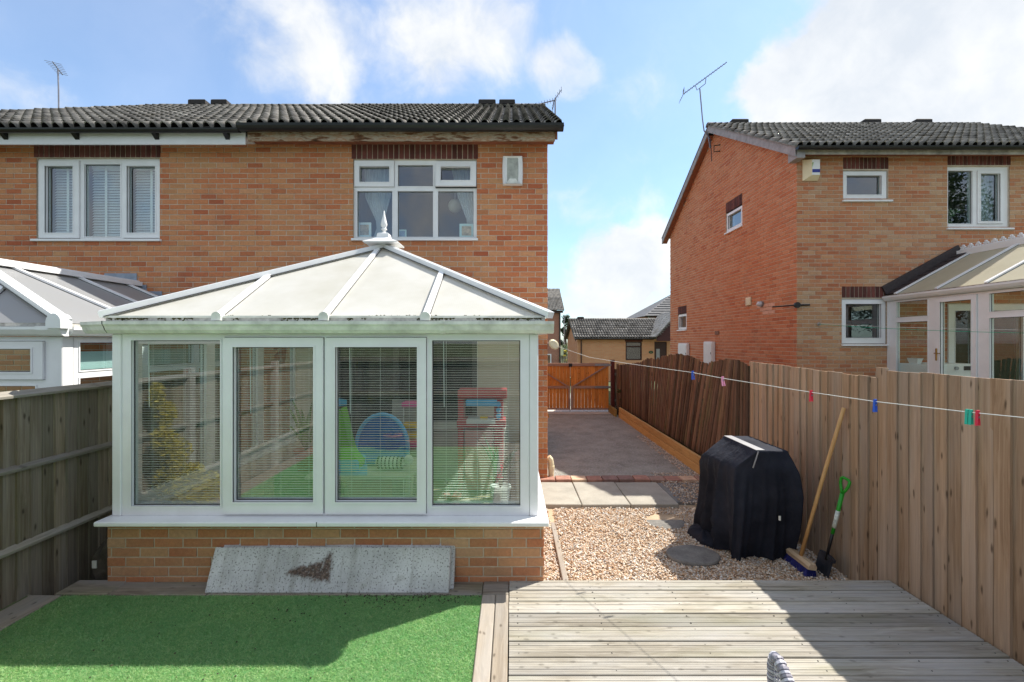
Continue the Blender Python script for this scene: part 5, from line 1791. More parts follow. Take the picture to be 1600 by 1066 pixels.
# ------------------------------------------------------------------ covered barbecue
COVER = None
def cover_mat():
    m, b = new_mat('black_cover_fabric')
    pos = b('ShaderNodeNewGeometry').outputs['Position']
    n = b.noise(pos, 3.0, 5.0, .6)
    w = b('ShaderNodeTexWave', Scale=260.0, Distortion=0.0, Vector=pos)
    c = b.mix(b.rng(n, .35, .7), (0.011, 0.013, 0.021), (0.024, 0.028, 0.042))
    du = b.noise(pos, 14.0, 5.0, .65)
    c = b.mix(b.rng(du, .60, .78, 0, .35), c, (0.035, 0.036, 0.042))
    wr = b.noise(pos, 7.0, 3.0, .5)
    cr = b.noise(b.vm('MULTIPLY', pos, (1.0, 1.0, .55)), 11.0, 3.0, .55)
    cr = b.m('ABSOLUTE', b.m('SUBTRACT', cr, .5))
    finish(b, c, .85, b.m('ADD', b.m('MULTIPLY', wr, .8), b.m('MULTIPLY', cr, .7)), .6, .03, .2)
    return m
COVER = cover_mat()
bq = thing('barbecue_cover', 'black fabric cover draped over a barbecue beside the tan fence', 'barbecue', (2.35, 4.75, -.1))
NS = 40
def cover_ring(z, A, B, C, D, fold, seed=0.0, dent=0.0):
    r = []
    cs = [Vector((*p, z)) for p in (A, B, C, D)]
    for i in range(4):
        p, q = cs[i], cs[(i + 1) % 4]
        e = (q - p)
        nn = Vector((-e.y, e.x, 0)).normalized() * -1
        for k in range(NS):
            f_ = k / NS
            s_ = i * 1.7 + f_
            env = min(1.0, 5 * min(f_, 1 - f_) + .25)
            ph = s_ * 9.5 + .9 * math.sin(s_ * 4.1) + (z - .8) * 1.1 * math.sin(s_ * 2.7)
            rid = (1 - abs(math.sin(ph))) ** 2.2
            rid2 = (1 - abs(math.sin(ph * 2.3 + 1.1 + z * .8))) ** 3
            w_ = 1.5 * rid + .6 * rid2 - .6 + 1.0 * mnoise.noise(Vector((s_ * 3.0, z * 1.6, 2.2)))
            pt = p + e * f_ - nn * 0.0
            pt = pt + nn * (fold * (1.1 if i == 0 else .75 if i == 1 else .5) * w_ * env - dent * 4 * f_ * (1 - f_))
            pt.z = z + (fold * .5) * mnoise.noise(Vector((s_ * 3, 1.1, z)))
            r.append(pt)
    return r
keys = [(-.095, (2.06, 5.12), (2.12, 4.40), (2.71, 4.36), (2.90, 5.22), .075, 0), (-.06, (2.06, 5.12), (2.12, 4.40), (2.71, 4.35), (2.89, 5.2), .075, 0),
        (.06, (2.05, 5.08), (2.11, 4.37), (2.705, 4.31), (2.86, 5.15), .064, 0), (.22, (2.055, 5.02), (2.10, 4.33), (2.695, 4.24), (2.82, 5.1), .055, .01),
        (.40, (2.045, 4.96), (2.095, 4.30), (2.675, 4.185), (2.77, 5.06), .046, .015), (.58, (2.03, 4.90), (2.09, 4.29), (2.65, 4.13), (2.72, 5.0), .033, .012),
        (.72, (2.0, 4.85), (2.095, 4.285), (2.62, 4.115), (2.69, 4.97), .018, .006), (.80, (2.01, 4.81), (2.105, 4.29), (2.605, 4.12), (2.66, 4.94), .005, .0),
        (.835, (2.05, 4.80), (2.13, 4.275), (2.59, 4.13), (2.63, 4.92), .004, 0), (.90, (2.14, 4.82), (2.185, 4.235), (2.567, 4.15), (2.585, 4.90), .005, .008),
        (.965, (2.235, 4.84), (2.238, 4.195), (2.543, 4.18), (2.54, 4.865), .003, .0), (.985, (2.25, 4.85), (2.25, 4.19), (2.54, 4.19), (2.53, 4.85), .002, 0),
        (.992, (2.262, 4.83), (2.262, 4.21), (2.528, 4.21), (2.518, 4.83), .002, 0)]
dense = []
for k0, k1 in zip(keys, keys[1:]):
    m_ = 4 if k0[0] < .7 else 2
    for j in range(m_):
        t_ = j / m_
        L = lambda a, b2: a + (b2 - a) * t_
        dense.append((L(k0[0], k1[0]), *[(L(k0[q][0], k1[q][0]), L(k0[q][1], k1[q][1])) for q in (1, 2, 3, 4)], L(k0[5], k1[5]), 0, L(k0[6], k1[6])))
dense.append((*keys[-1][:6], 0, 0))
rings = [cover_ring(*k_) for k_ in dense]
MB().loft(rings, True).build('cover', COVER, bq, True)
# loose hem pooled on the gravel at the left
hem = []
for z, k_ in ((-.10, 1.0), (-.06, .92), (-.02, .62), (-.01, .2)):
    hem.append([(2.035 + .125 * k_ * math.cos(a) * (1 + .15 * math.sin(3 * a)), 4.86 + .24 * k_ * math.sin(a) * (1 + .1 * math.sin(4 * a)), z + .012 * math.sin(5 * a)) for a in [2 * math.pi * q / 28 for q in range(28)]])
MB().loft(hem).build('loose_hem', COVER, bq, True)
MB().slab([(2.255, 4.20, .9945), (2.335, 4.20, .9945), (2.335, 4.84, .9945), (2.255, 4.84, .9945)], .004).build('lit_top_strip', plain('painted_highlight', (.30, .30, .31), .6), bq)  # sunlit strip of the cover top, painted as a pale slab
mb = MB()
mb.tube([(2.262, 4.178, .985), (2.235, 4.178, .90), (2.225, 4.20, .83)], .006, 6)
mb.build('seam', plain('grey_piping', (.25, .25, .26), .6), bq)
tagm = MB().box(2.44, 2.455, 4.155, 4.165, .36, .40)
tagm.build('tag', UPVC_OLD, bq)
# ------------------------------------------------------------------ broom and spade
BRIST = plain('blue_bristle', (0.010, 0.016, 0.16), .6, .25, 60)
t = thing('broom', 'wooden broom with blue bristles leaning on the tan fence', 'broom', (2.68, 4.2, -.1))
MB().tube([(2.665, 4.205, .0), (2.81, 4.13, .72), (2.955, 4.05, 1.405)], .0165, 12).build('handle', W_POLE, t, True)
hb = []
for k, (yy, s_) in enumerate(((4.045, .8), (4.06, 1), (4.37, 1), (4.385, .8))):
    hb.append([(2.655 + a * s_ + .02, yy, -.012 + b2 * s_ - .01) for a, b2 in ((-.038, -.016), (.038, -.026), (.046, .004), (.028, .036), (-.022, .044), (-.046, .020))])
MB().loft(hb).build('head', wood('broom_head_wood', (.56, .44, .30), (.36, .25, .15), 'y', knots=.6), t)
mb = MB()
for k in range(760):
    yy = random.uniform(4.06, 4.37)
    xx = random.uniform(-.036, .036)
    mb.tube([(2.675 + xx, yy, -.03), (2.668 + xx * 1.5 + random.uniform(-.01, .01), yy + random.uniform(-.012, .012) + (yy - 4.215) * .1, -.100)], .0019, 3, cap=False)
mb.build('bristle', BRIST, t, kind='stuff')
GREENP = plain('green_plastic', (0.02, 0.30, 0.02), .35, .06, 6)
STEEL = plain('dull_spade_steel', (0.05, 0.055, 0.07), .42, .3, 12, .2, metal=.5)
t = thing('spade', 'small black spade with green D-handle leaning on the tan fence', 'spade', (2.8, 4.1, -.1))
a, b2 = Vector((2.83, 4.085, .08)), Vector((2.93, 3.99, .80))
dd = (b2 - a).normalized()
P = lambda s_: a + (b2 - a) * s_
MB().tube([P(-.06), P(.33)], .013, 10).build('socket', BLACKPVC, t, True)
MB().tube([P(.28), P(.80)], [.0145, .0175], 12).build('shaft', GREENP, t, True)
side = dd.cross(Vector((1, .9, 0))).normalized()
side = (Vector((.12, -.99, .0)) - dd * Vector((.12, -.99, .0)).dot(dd)).normalized()
c = P(.80)
loop = [c, c + dd * .035 + side * .022, c + dd * .085 + side * .042, c + dd * .125 + side * .045, c + dd * .138 + side * .03, c + dd * .138 - side * .03, c + dd * .125 - side * .045, c + dd * .085 - side * .042, c + dd * .035 - side * .022, c]
MB().tube(loop, .0125, 8).build('grip', GREENP, t, True)
MB().tube([P(.36), P(.58)], .0172, 14).build('label_sleeve', plain('pale_label', (.55, .60, .55), .5, .4, 40), t, True)
nrm = side.cross(dd).normalized()
bl = []
for s_, w_, dish in ((.0, .045, .0), (.02, .08, .0), (.10, .082, .004), (.19, .078, .002), (.215, .05, 0)):
    q = a - dd * s_
    bl.append([q + side * (w_ * k) + nrm * (-.012 * (1 - k * k) + .01) for k in (-1, -.5, 0, .5, 1)] + [q + side * (w_ * k) + nrm * (-.012 * (1 - k * k) + .012) for k in (1, .5, 0, -.5, -1)])
MB().loft(bl).build('blade', STEEL, t)
MB().loft([[a + side * s_ + dd * e + nrm * .008 for s_, e in ((-.082, -.03), (-.082, .0), (-.02, .012), (.02, .012), (.082, 0), (.082, -.03))], [a + side * s_ + dd * e - nrm * .016 for s_, e in ((-.082, -.03), (-.082, .0), (-.02, .012), (.02, .012), (.082, 0), (.082, -.03))]]).build('tread', STEEL, t)

# ------------------------------------------------------------------ washing lines and pegs
LINEM = plain('white_cord', (.72, .73, .70), .6, .03)
pts = [(.585, 6.50, 1.945), (.95, 5.6, 1.80), (1.25, 4.92, 1.757)]
rr = lambda t_: (.58 + 1.82 * t_, 6.5 - 4.37 * t_)
for t_, z in ((.563, 1.72), (.632, 1.694), (.787, 1.655), (.868, 1.640), (.9596, 1.638), (1.0, 1.641), (1.2, 1.68), (1.35, 1.73)):
    pts.append((*rr(t_), z))
t = thing('washing_line', 'white washing line stretched from the house corner across the tan fence', 'washing line', pts[0])
MB().tube(pts, .0022, 6).build('cord', LINEM, t, True)
r_ = thing('line_reel', 'cream retractable line reel fixed at the house corner', 'reel', (.56, 6.52, 1.95))
MB().tube([(.52, 6.62, 1.955), (.58, 6.60, 1.955)], .025, 8).build('bracket', STEELG, r_)
MB().loft([[(.60 + .075 * k * math.cos(a), 6.54 + d_ + .03 * math.cos(a), 1.952 + .07 * k * math.sin(a) - .02 * math.cos(a)) for a in [2 * math.pi * q / 14 for q in range(14)]] for d_, k in ((-.05, .75), (-.035, 1), (.03, 1), (.045, .8))]).build('case', CREAM, r_)
def peg(label, t_, z, col, dx=0.0, tw=0.0):
    x, y = rr(t_)
    o = thing('clothes_peg', label, 'clothes peg', (x, y, z), 'pegs on the white washing line')
    m_ = PEGM[col]
    c = Vector((x, y, z))
    dl = Vector((1.82, -4.37, 0)).normalized()
    nn = Vector((dl.y, -dl.x, 0))
    for s_ in (-1, 1):
        mb = MB()
        top = c + nn * (s_ * .005) + Vector((0, 0, .012))
        mid = c + nn * (s_ * .0075) + Vector((0, 0, -.018))
        end = c + nn * (s_ * .012) + Vector((0, 0, -.064)) + dl * tw
        mb.beam(top, mid, .011, .006, nn).beam(mid, end, .011, .0055, nn)
        mb.build('half', m_, o)
    MB().tube([c + Vector((0, 0, -.022)) - dl * .007, c + Vector((0, 0, -.022)) + dl * .007], .006, 8).build('spring', STEELG, o)
    return o
PEGM = {k: plain('peg_' + k, v_, .4, .05) for k, v_ in {'blue': (.02, .10, .55), 'pink': (.75, .30, .48), 'red': (.65, .02, .06), 'teal': (.02, .42, .30)}.items()}
peg('blue peg on the white line in front of the brown slats', .563, 1.722, 'blue', tw=.006)
peg('pale pink peg on the white line in front of the brown slats', .632, 1.696, 'pink', tw=.012)
peg('red peg alone on the white line, left of the broom handle', .787, 1.657, 'red')
peg('blue peg on the white line right of the broom handle', .868, 1.642, 'blue')
peg('left teal peg of the close teal pair on the white line', .9565, 1.640, 'teal')
peg('right teal peg of the pair, between teal and red pegs', .9595, 1.640, 'teal')
peg('red peg touching the teal pair on the white line', .9650, 1.640, 'red')
GLINE = plain('green_cord', (.03, .36, .22), .5, .03)
t = thing('washing_line', 'thin green washing line in front of the right conservatory', 'washing line', (hx, 8.4, 2.31))
A, B = Vector((hx, 8.40, 2.31)), Vector((8.2, 3.5, 2.09))
MB().tube([A + (B - A) * s_ - Vector((0, 0, .10 * 4 * s_ * (1 - s_))) for s_ in [k / 16 for k in range(17)]], .0035, 5).build('cord', GLINE, t)
MB().tube([A + Vector((0, 0, .01)) + (B - A) * s_ - Vector((0, 0, .07 * 4 * s_ * (1 - s_))) for s_ in [k / 16 for k in range(17)]], .0025, 5).build('cord', LINEM, t)
t = thing('line_post', 'grey steel post holding the green washing line in the right garden', 'post', (8.2, 3.5, .42))
MB().tube([(8.2, 3.5, .40), (8.2, 3.5, 2.2)], .025, 10).build('pole', STEELG, t)

# ------------------------------------------------------------------ rattan chair at the bottom edge
RAT = plain('grey_rattan', (.27, .26, .30), .45, .2, 30)
RAT2 = plain('grey_rattan_pale', (.50, .50, .56), .42, .15, 30)
ch = thing('rattan_chair', 'grey woven rattan chair, only its back edge at the bottom of the photo', 'chair', (1.35, 1.6, DZ))
CX, CY0, CY1, CZT = 1.105, 1.36, 1.93, .700
cr = [(CX, CY1 - .02, DZ), (CX, CY1 - .005, .5), (CX, CY1 - .005, .64), (CX, CY1 - .016, .668), (CX, CY1 - .04, .676), (CX, CY1 - .075, .660), (CX, CY1 - .13, .622), (CX, 1.70, .575), (CX, 1.5, .54), (CX, CY0 + .03, .52), (CX, CY0, .47), (CX, CY0, DZ)]
MB().tube(cr, .020, 10).build('frame', RAT, ch, True)
mb, mb2 = MB(), MB()
# strip wrapped round the rim
path = [Vector(p) for p in cr]
acc = []
for p, q in zip(path, path[1:]):
    n_ = max(1, int((q - p).length / .013))
    acc += [(p + (q - p) * (k / n_), (q - p).normalized()) for k in range(n_)]
for k, (p, d_) in enumerate(acc):
    (mb if k % 2 else mb2).tube([p - d_ * .0045, p + d_ * .0045], .0225 + (.0016 if k % 3 else 0), 10)
mb.build('rim_wrap', RAT2, ch, kind='stuff')
mb2.build('rim_wrap', RAT, ch, kind='stuff')
mb, mb2 = MB(), MB()
zz = .20
r = 0
while zz < .672:
    yy = CY0 + .015
    c_ = 0
    while yy < CY1 - .02:
        if zz > float(np.interp(yy, [1.36, 1.39, 1.5, 1.7, 1.8, 1.855, 1.93], [.46, .515, .535, .57, .617, .655, .668])):
            yy += .021
            c_ += 1
            continue
        o_ = .007 if (r + c_) % 2 else -.007
        (mb if (r + c_) % 2 else mb2).beam((CX + o_, yy, zz), (CX + o_, yy + .024, zz), .005, .0095, (0, 0, 1))
        yy += .021
        c_ += 1
    zz += .0115
    r += 1
mb.build('weave', RAT, ch, kind='stuff')
mb2.build('weave', RAT2, ch, kind='stuff')
MB().cbox(CX + .03, CX + .58, CY0, CY1, .40, .46, .01).build('seat', RAT, ch)
for x, y in ((CX + .55, CY0 + .03), (CX + .55, CY1 - .05)):
    MB().box(x - .02, x + .02, y - .02, y + .02, DZ, .40).build('leg', RAT, ch)
# ------------------------------------------------------------------ aerials
ALU = plain('aerial_alloy', (.22, .22, .25), .45, .2, 9, metal=.5)
def aerial(label, mast, boom0, boom1, n, el, up, refl=False, cradle=None):
    t = thing('tv_aerial', label, 'aerial', mast[0])
    MB().tube(mast, .016, 7).build('mast', ALU, t)
    b0, b1 = Vector(boom0), Vector(boom1)
    bo = MB().tube([b0, b1], .011, 6).build('boom', ALU, t)
    el = Vector(el)
    mb = MB()
    for k in range(n):
        p = b0 + (b1 - b0) * ((k + .5) / n)
        L = 1.0 - .35 * k / n
        mb.tube([p - el * L, p + el * L], .005, 4)
    mb.build('element', ALU, bo)
    if refl:
        up = Vector(up)
        mb = MB()
        for s_ in (-1, 1):
            d_ = up * s_ + (b0 - b1).normalized() * .06
            for k in range(4):
                p = b0 + d_ * (k + 1) / 4
                mb.tube([p - el * 1.1, p + el * 1.1], .005, 4)
            mb.tube([b0, b0 + d_], .008, 4)
        mb.build('reflector', ALU, bo)
    if cradle:
        MB().tube(cradle, .010, 6).build('cradle', ALU, t)
    return t


Y = 11.2
aerial('small aerial on a slim mast above the hipped end of the left roof', [P3(92, 200, Y), P3(91.5, 140, Y), P3(90.5, 108, Y)], P3(88, 100, Y) + Vector((.0, -.10, 0)), P3(90.5, 113, Y) + Vector((0, .12, 0)), 7, (.21, .0, -.05), (0, .1, .2))
Y = 10.05
aerial('low tilted aerial at the right end of the main roof ridge', [P3(867.5, 184, Y), P3(867.5, 153, Y)], P3(866, 157, Y), P3(815, 169.5, Y), 12, (.02, .16, .03), (.10, 0, .22), True)
Y = 11.9
aerial('long tilted aerial on a tall mast at the right house gable', [P3(1111, 232, Y) + Vector((-.02, 0, 0)), P3(1107, 215, Y), P3(1100, 204, Y), P3(1097.5, 185, Y), P3(1093.5, 139, Y)], P3(1068, 147, Y), P3(1135.5, 97.5, Y), 16, (.03, .13, .02), (.05, 0, .16), True,
       [P3(1087, 135, Y), P3(1089, 141, Y), P3(1093, 138, Y), P3(1102, 131, Y), P3(1103, 123, Y)])
t = thing('aerial_bracket', 'black bracket holding the aerial mast at the gable peak', 'bracket', (X5, 11.6, 7))
MB().tube([(X5 - .01, 11.55, 6.82), (X5 - .14, 11.6, 6.82), (X5 - .14, 11.6, 6.98), (X5 - .01, 11.55, 6.98)], .014, 6).build('arm', BLACKPVC, t)
MB().tube([P3(1104, 206, 11.85), P3(1110, 218, 11.7), P3(1111, 230, 11.6), P3(1112, 252, 11.45)], .010, 6).build('cable', BLACKPVC, t)

# ------------------------------------------------------------------ houses beyond the gate
def far_brick(name, c1, c2, axis):
    m, b = new_mat(name)
    pos = b('ShaderNodeNewGeometry').outputs['Position']
    s = b('ShaderNodeSeparateXYZ', i0=pos)
    v = b('ShaderNodeCombineXYZ', i0=s.outputs[0 if axis == 'x' else 1], i1=s.outputs[2])
    bt = b('ShaderNodeTexBrick', Vector=v.outputs[0], Scale=1.0, Color1=(*c1, 1), Color2=(*c2, 1), Mortar=(.50, .37, .26, 1))
    bt.inputs['Mortar Size'].default_value = .008
    bt.inputs['Brick Width'].default_value = .225
    bt.inputs['Row Height'].default_value = .075
    n = b.noise(pos, 1.2, 4)
    c = b.mix(b.rng(n, .4, .65, 0, .4), bt.outputs[0], tuple(x * .75 for x in c1))
    finish(b, c, .9)
    return m


FB_X = far_brick('bungalow_brick', (.64, .33, .165), (.60, .265, .125), 'x')
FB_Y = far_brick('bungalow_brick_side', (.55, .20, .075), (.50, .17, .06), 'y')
FR_X = far_brick('far_red_brick', (.38, .15, .10), (.32, .12, .08), 'x')
DKBR = plain('dark_brown_frame', (.05, .022, .018), .5, .15)
bun = thing('bungalow', 'low buff brick bungalow with leaded window behind the orange gate', 'bungalow', (6, 26, -.3))
BY = 26.0
bxl = 3.74
bz = lambda py: PZ(py, BY)
bx = lambda px: PX(px, BY)
wn = (bx(977.5), bx(1003), bz(563), bz(534))
dr = (bx(1022.5), bx(1042), -.3, bz(534))
mb = MB()
for c in cells(bxl, 11.5, -.3, 2.18, [wn, dr]):
    mb.box(c[0], c[1], BY, BY + .2, c[2], c[3])
mb.build('front_wall', FB_X, bun)
MB().prism([(BY + .201, -.3), (30.6, -.3), (30.6, 2.18), (28.3, 3.28), (BY + .201, 2.23)], 'x', bxl, bxl + .2).build('gable_wall', FB_Y, bun)
roof_slope(bun, bxl - .22, 9.5, BY - .25, 2.16, 28.3, 3.36, TILE, 150, gauge=.335)
MB().slab([(bxl - .22, BY - .25, 2.14), (9.5, BY - .25, 2.14), (9.5, 28.3, 3.33), (bxl - .22, 28.3, 3.33)], .03).slab([(bxl - .22, 28.3, 3.33), (9.5, 28.3, 3.33), (9.5, 30.9, 2.14), (bxl - .22, 30.9, 2.14)], .03).build('roof', TILE, bun)
ridge_tiles(bun, (bxl - .22, 28.3, 3.37), (9.5, 28.3, 3.37), TILE)
ridge_vent(bun, 902, 912, 28.3, 3.42)
gutter(bun, bxl - .15, 8.0, BY - .28, 2.13, BLACKPVC, .055)
for s_, y0, y1 in ((1, BY - .25, 28.3), (-1, 28.3, 30.9)):
    z0, z1 = (2.14, 3.33) if s_ == 1 else (3.33, 2.14)
    MB().prism([(y0, z0 - .16), (y1, z1 - .16), (y1, z1 - .02), (y0, z0 - .02)], 'x', bxl - .16, bxl - .13).build('bargeboard', DKBR, bun)
MB().tube([(bx(908), BY - .06, 2.05), (bx(908), BY - .06, -.3)], .035, 8).build('downpipe', DKBR, bun)
fr = window(bun, 'x', BY, -1, *wn, [(wn[0] + .07, wn[1] - .07, wn[2] + .07, wn[2] + .74, None), (wn[0] + .07, wn[1] - .07, wn[2] + .82, wn[3] - .06, None)], mat=DKBR, rec=.03)
MB().box(wn[0] - .04, wn[1] + .04, BY - .008, BY + .02, wn[3] + .004, wn[3] + .20).build('lintel', SOLDIER, bun)
mb = MB()
for k in range(-6, 10):
    x0 = wn[0] + .07 + k * .12
    for s_ in (-1, 1):
        a, b2 = Vector((x0, BY + .045, wn[2] + .07)), Vector((x0 + s_ * .40, BY + .045, wn[2] + .74))
        pts = []
        for f_ in np.linspace(0, 1, 15):
            q = a + (b2 - a) * float(f_)
            if wn[0] + .07 <= q.x <= wn[1] - .07:
                pts.append(q)
        if len(pts) > 1:
            mb.tube([pts[0], pts[-1]], .006, 3)
mb.build('leading', STEELG, fr, kind='stuff')
room(bun, 'x', BY, -1, *wn, d=1.2)
MB().box(dr[0], dr[1], BY + .06, BY + .10, dr[2], dr[3]).build('door', DKBR, bun)
MB().box(dr[0] + .12, dr[0] + .32, BY + .045, BY + .055, .95, 1.55).build('door_glass', STEELG, bun)
# porch gable in front
pg = [(bx(1018) , 2.0), (bx(1018), 2.16), (9.2, 3.6), (9.2, 2.0)]
MB().prism([(p[0], p[1]) for p in pg], 'y', BY - 1.0, BY - .9).build('porch_gable', plain('maroon_cladding', (.06, .018, .018), .6, .2), bun)
MB().slab([(bx(1016), BY - 1.1, 2.20), (9.2, BY - 1.1, 3.66), (9.2, 28.2, 3.66), (bx(1016), 28.2, 2.20)][::-1], .05).build('porch_roof', TILE, bun)
mb = MB()
for k in range(12):
    f0 = k / 12
    x0 = bx(1016) + (9.2 - bx(1016)) * f0
    z0 = 2.20 + 1.46 * f0
    mb.slab([(x0, BY - 1.12, z0 + .055), (x0 + .28, BY - 1.12, z0 + .16), (x0 + .28, 28.0, z0 + .16), (x0, 28.0, z0 + .055)][::-1], .02)
mb.build('tile_course', TILE, bun, kind='stuff')
sg = thing('house_number_plate', 'small green oval number plate on the bungalow wall', 'number plate', (bx(1017), BY, bz(551)))
c = Vector((bx(1017), BY - .012, bz(550.5)))
MB().loft([[(c.x + .13 * math.cos(a), BY - d_, c.z + .085 * math.sin(a)) for a in [2 * math.pi * k / 20 for k in range(20)]] for d_ in (.002, .016)]).build('plate', plain('green_plate', (.012, .06, .03), .4), sg)
MB().box(c.x - .008, c.x + .008, BY - .020, BY - .017, c.z - .045, c.z + .045).box(c.x - .03, c.x + .03, BY - .020, BY - .017, c.z - .05, c.z - .036).build('numeral', plain('gold_numeral', (.55, .42, .15), .4), sg)
# tall house at the left end of the drive
th = thing('brick_house', 'distant red brick house with black tiled roof past the house corner', 'house', (0, 46, -.5))
TY = 46.0
txr = PX(876, TY)
MB().box(-8, txr, TY, TY + 8, -.5, 5.0).build('wall', FR_X, th)
rs = roof_slope(th, -6, txr + .35, TY - .35, 5.10, TY + 4.2, 7.75, TILE, 120, lambda x, y: x > 1.5)
MB().slab(rs, .03).slab([(-6, TY + 4.2, 7.7), (txr + .35, TY + 4.2, 7.7), (txr + .35, TY + 8.4, 5.1), (-6, TY + 8.4, 5.1)], .03).build('roof', TILE, th)
gutter(th, -6, txr + .3, TY - .4, 5.06, BLACKPVC, .08)
MB().box(-6, txr + .2, TY - .35, TY - .31, 4.82, 5.0).build('fascia', DKBR, th)
MB().tube([(txr - .1, TY - .1, 5.0), (txr - .1, TY - .1, -.5)], .06, 8).build('downpipe', BLACKPVC, th)
tw = (PX(846, TY), PX(861, TY), PZ(578, TY), PZ(553, TY))
window(th, 'x', TY - .3, -1, *tw, [(tw[0] + .1, tw[1] - .1, tw[2] + .1, tw[3] - .1, None)], rec=-.0, depth=.06)
# grey-roofed house behind the bungalow
gh = thing('brick_house', 'distant house with grey hipped roof behind the bungalow', 'house', (14, 44, 0))
GYH = 44.0
gxl = PX(1006, GYH)
MB().box(gxl + .3, 26, GYH + .3, GYH + 8, -.3, PZ(493, GYH)).build('wall', FR_X, gh)
ez = PZ(494, GYH)
GREYT = plain('grey_slate', (.12, .12, .125), .8, .25, 3)
hp = [(gxl, GYH, ez), (26, GYH, ez), (22, GYH + 4.2, ez + 2.6), (gxl + 4.2, GYH + 4.2, ez + 2.6)]
MB().slab(hp, .05).slab([(gxl, GYH + 8.4, ez), (gxl, GYH, ez), (gxl + 4.2, GYH + 4.2, ez + 2.6)], .05).build('roof', GREYT, gh)
mb = MB()
for k in range(10):
    f0 = k / 10
    z0, y0 = ez + 2.6 * f0, GYH + 4.2 * f0
    mb.box(gxl + 4.2 * f0 + .15, 24, y0 - .03, y0 + .30, z0 + .03, z0 + .055)
mb.build('slate_course', GREYT, gh, kind='stuff')
gutter(gh, gxl, 26, GYH - .05, ez, BLACKPVC, .08)
gw = (PX(1014, GYH) , PX(1024, GYH), PZ(503, GYH), PZ(496.5, GYH))
window(gh, 'x', GYH + .2, -1, *gw, [(gw[0] + .06, gw[1] - .06, gw[2] + .06, gw[3] - .06, None)], rec=0, depth=.05)
MB().tube([(gxl + .5, GYH + .2, ez), (gxl + .5, GYH + .2, 0)], .06, 8).build('downpipe', UPVC_OLD, gh)

# ------------------------------------------------------------------ plants
def leafmass(n, fn, size, aspect=.55):
    mb = MB()
    for _ in range(n):
        p = fn()
        s_ = size * random.uniform(.6, 1.3)
        a = Vector((random.gauss(0, 1), random.gauss(0, 1), random.gauss(0, .7))).normalized()
        b2 = a.cross(Vector((random.gauss(0, 1), random.gauss(0, 1), random.gauss(0, 1)))).normalized() * aspect
        mb.add([p - a * s_, p + b2 * s_ * .6, p + a * s_, p - b2 * s_ * .6], [(0, 1, 2, 3)])
    return mb


def inblob(blobs):
    c, r = random.choice(blobs)
    d_ = Vector((random.gauss(0, 1), random.gauss(0, 1), random.gauss(0, 1))).normalized() * (random.random() ** .45)
    return Vector(c) + Vector((d_.x * r[0], d_.y * r[1], d_.z * r[2]))


def leaf_mat(name, c1, c2):
    m, b = new_mat(name)
    g_ = b('ShaderNodeNewGeometry')
    wn_ = b('ShaderNodeTexWhiteNoise', p_noise_dimensions='1D', W=g_.outputs['Random Per Island'])
    c = b.mix(wn_.outputs['Value'], c1, c2)
    p = b('ShaderNodeBsdfPrincipled', Base_Color=c, Roughness=.55)
    tl = b('ShaderNodeBsdfTranslucent', Color=c)
    mx = b('ShaderNodeMixShader', i0=.3, i1=p.outputs[0], i2=tl.outputs[0])
    b('ShaderNodeOutputMaterial', Surface=mx)
    return m


L_DARK = leaf_mat('dark_leaves', (.015, .035, .012), (.05, .09, .03))
L_MID = leaf_mat('green_leaves', (.04, .08, .02), (.10, .15, .05))
L_GOLD = leaf_mat('golden_leaves', (.40, .34, .03), (.70, .58, .06))
BARK = plain('bark', (.10, .075, .055), .9, .3, 9, .8)


def tree(label, x, y, h, r, blobs, n, size, mat, name='leafy_tree', z0=-.4, group=None):
    t = thing(name, label, 'tree' if h > 2.5 else 'shrub', (x, y, z0), group)
    mb = MB().tube([(x, y, z0), (x + .1 * r, y, z0 + h * .3), (x - .05 * r, y, z0 + h * .75)], [h * .025, h * .018, h * .006], 8)
    bl = []
    for _ in range(blobs):
        a, f_ = random.uniform(0, 2 * math.pi), random.uniform(.35, .95)
        rr_ = r * random.uniform(.25, .75) * (1.2 - f_ * .6)
        c = Vector((x + math.cos(a) * rr_, y + math.sin(a) * rr_, z0 + h * f_))
        q = r * random.uniform(.22, .42)
        bl.append((c, (q, q, q * .8)))
        mb.tube([(x, y, z0 + h * f_ * .6), c], [h * .008, h * .002], 5)
    mb.build('trunk', BARK, t)
    leafmass(n, lambda: inblob(bl), size).build('crown', mat, t)
    return t


tree('small dark tree between the distant house and the bungalow', PX(883, 60), 60, 6.0, 1.5, 9, 900, .2, L_DARK)
tree('bright green bush in front of the distant house by the picket fence', PX(881, 40), 40, 2.0, .7, 7, 500, .09, L_MID, 'garden_bush')
tree('yellow flowering bush beside the bungalow gable', PX(884.5, 37), 37, 1.8, .35, 5, 260, .08, L_GOLD, 'garden_bush')
t = thing('picket_fence', 'small grey picket fence beside the bungalow gable', 'fence', (4.0, 33, -.3))
for k in range(9):
    x = PX(876, 33) + k * .11
    MB().box(x, x + .07, 33, 33.02, -.3, PZ(556, 33)).build('picket', W_GREY, t)
MB().box(PX(876, 33), PX(898, 33), 33.022, 33.05, .2, .28).build('rail', W_GREY, t)
t = thing('street_lamp', 'thin grey street lamp post beside the distant red house', 'street lamp', (PX(881.5, 55), 55, -.4))
MB().tube([(PX(881.5, 55), 55, -.4), (PX(881.5, 55), 55, PZ(494, 55))], [.08, .05], 8).build('post', STEELG, t)
MB().box(PX(881.5, 55) - .1, PX(881.5, 55) + .25, 54.9, 55.1, PZ(494, 55), PZ(493, 55)).build('lantern', STEELG, t)
tree('low planting in the corner by the orange gate', 2.93, 12.45, .55, .10, 4, 160, .03, L_MID, 'small_plant', z0=.15)

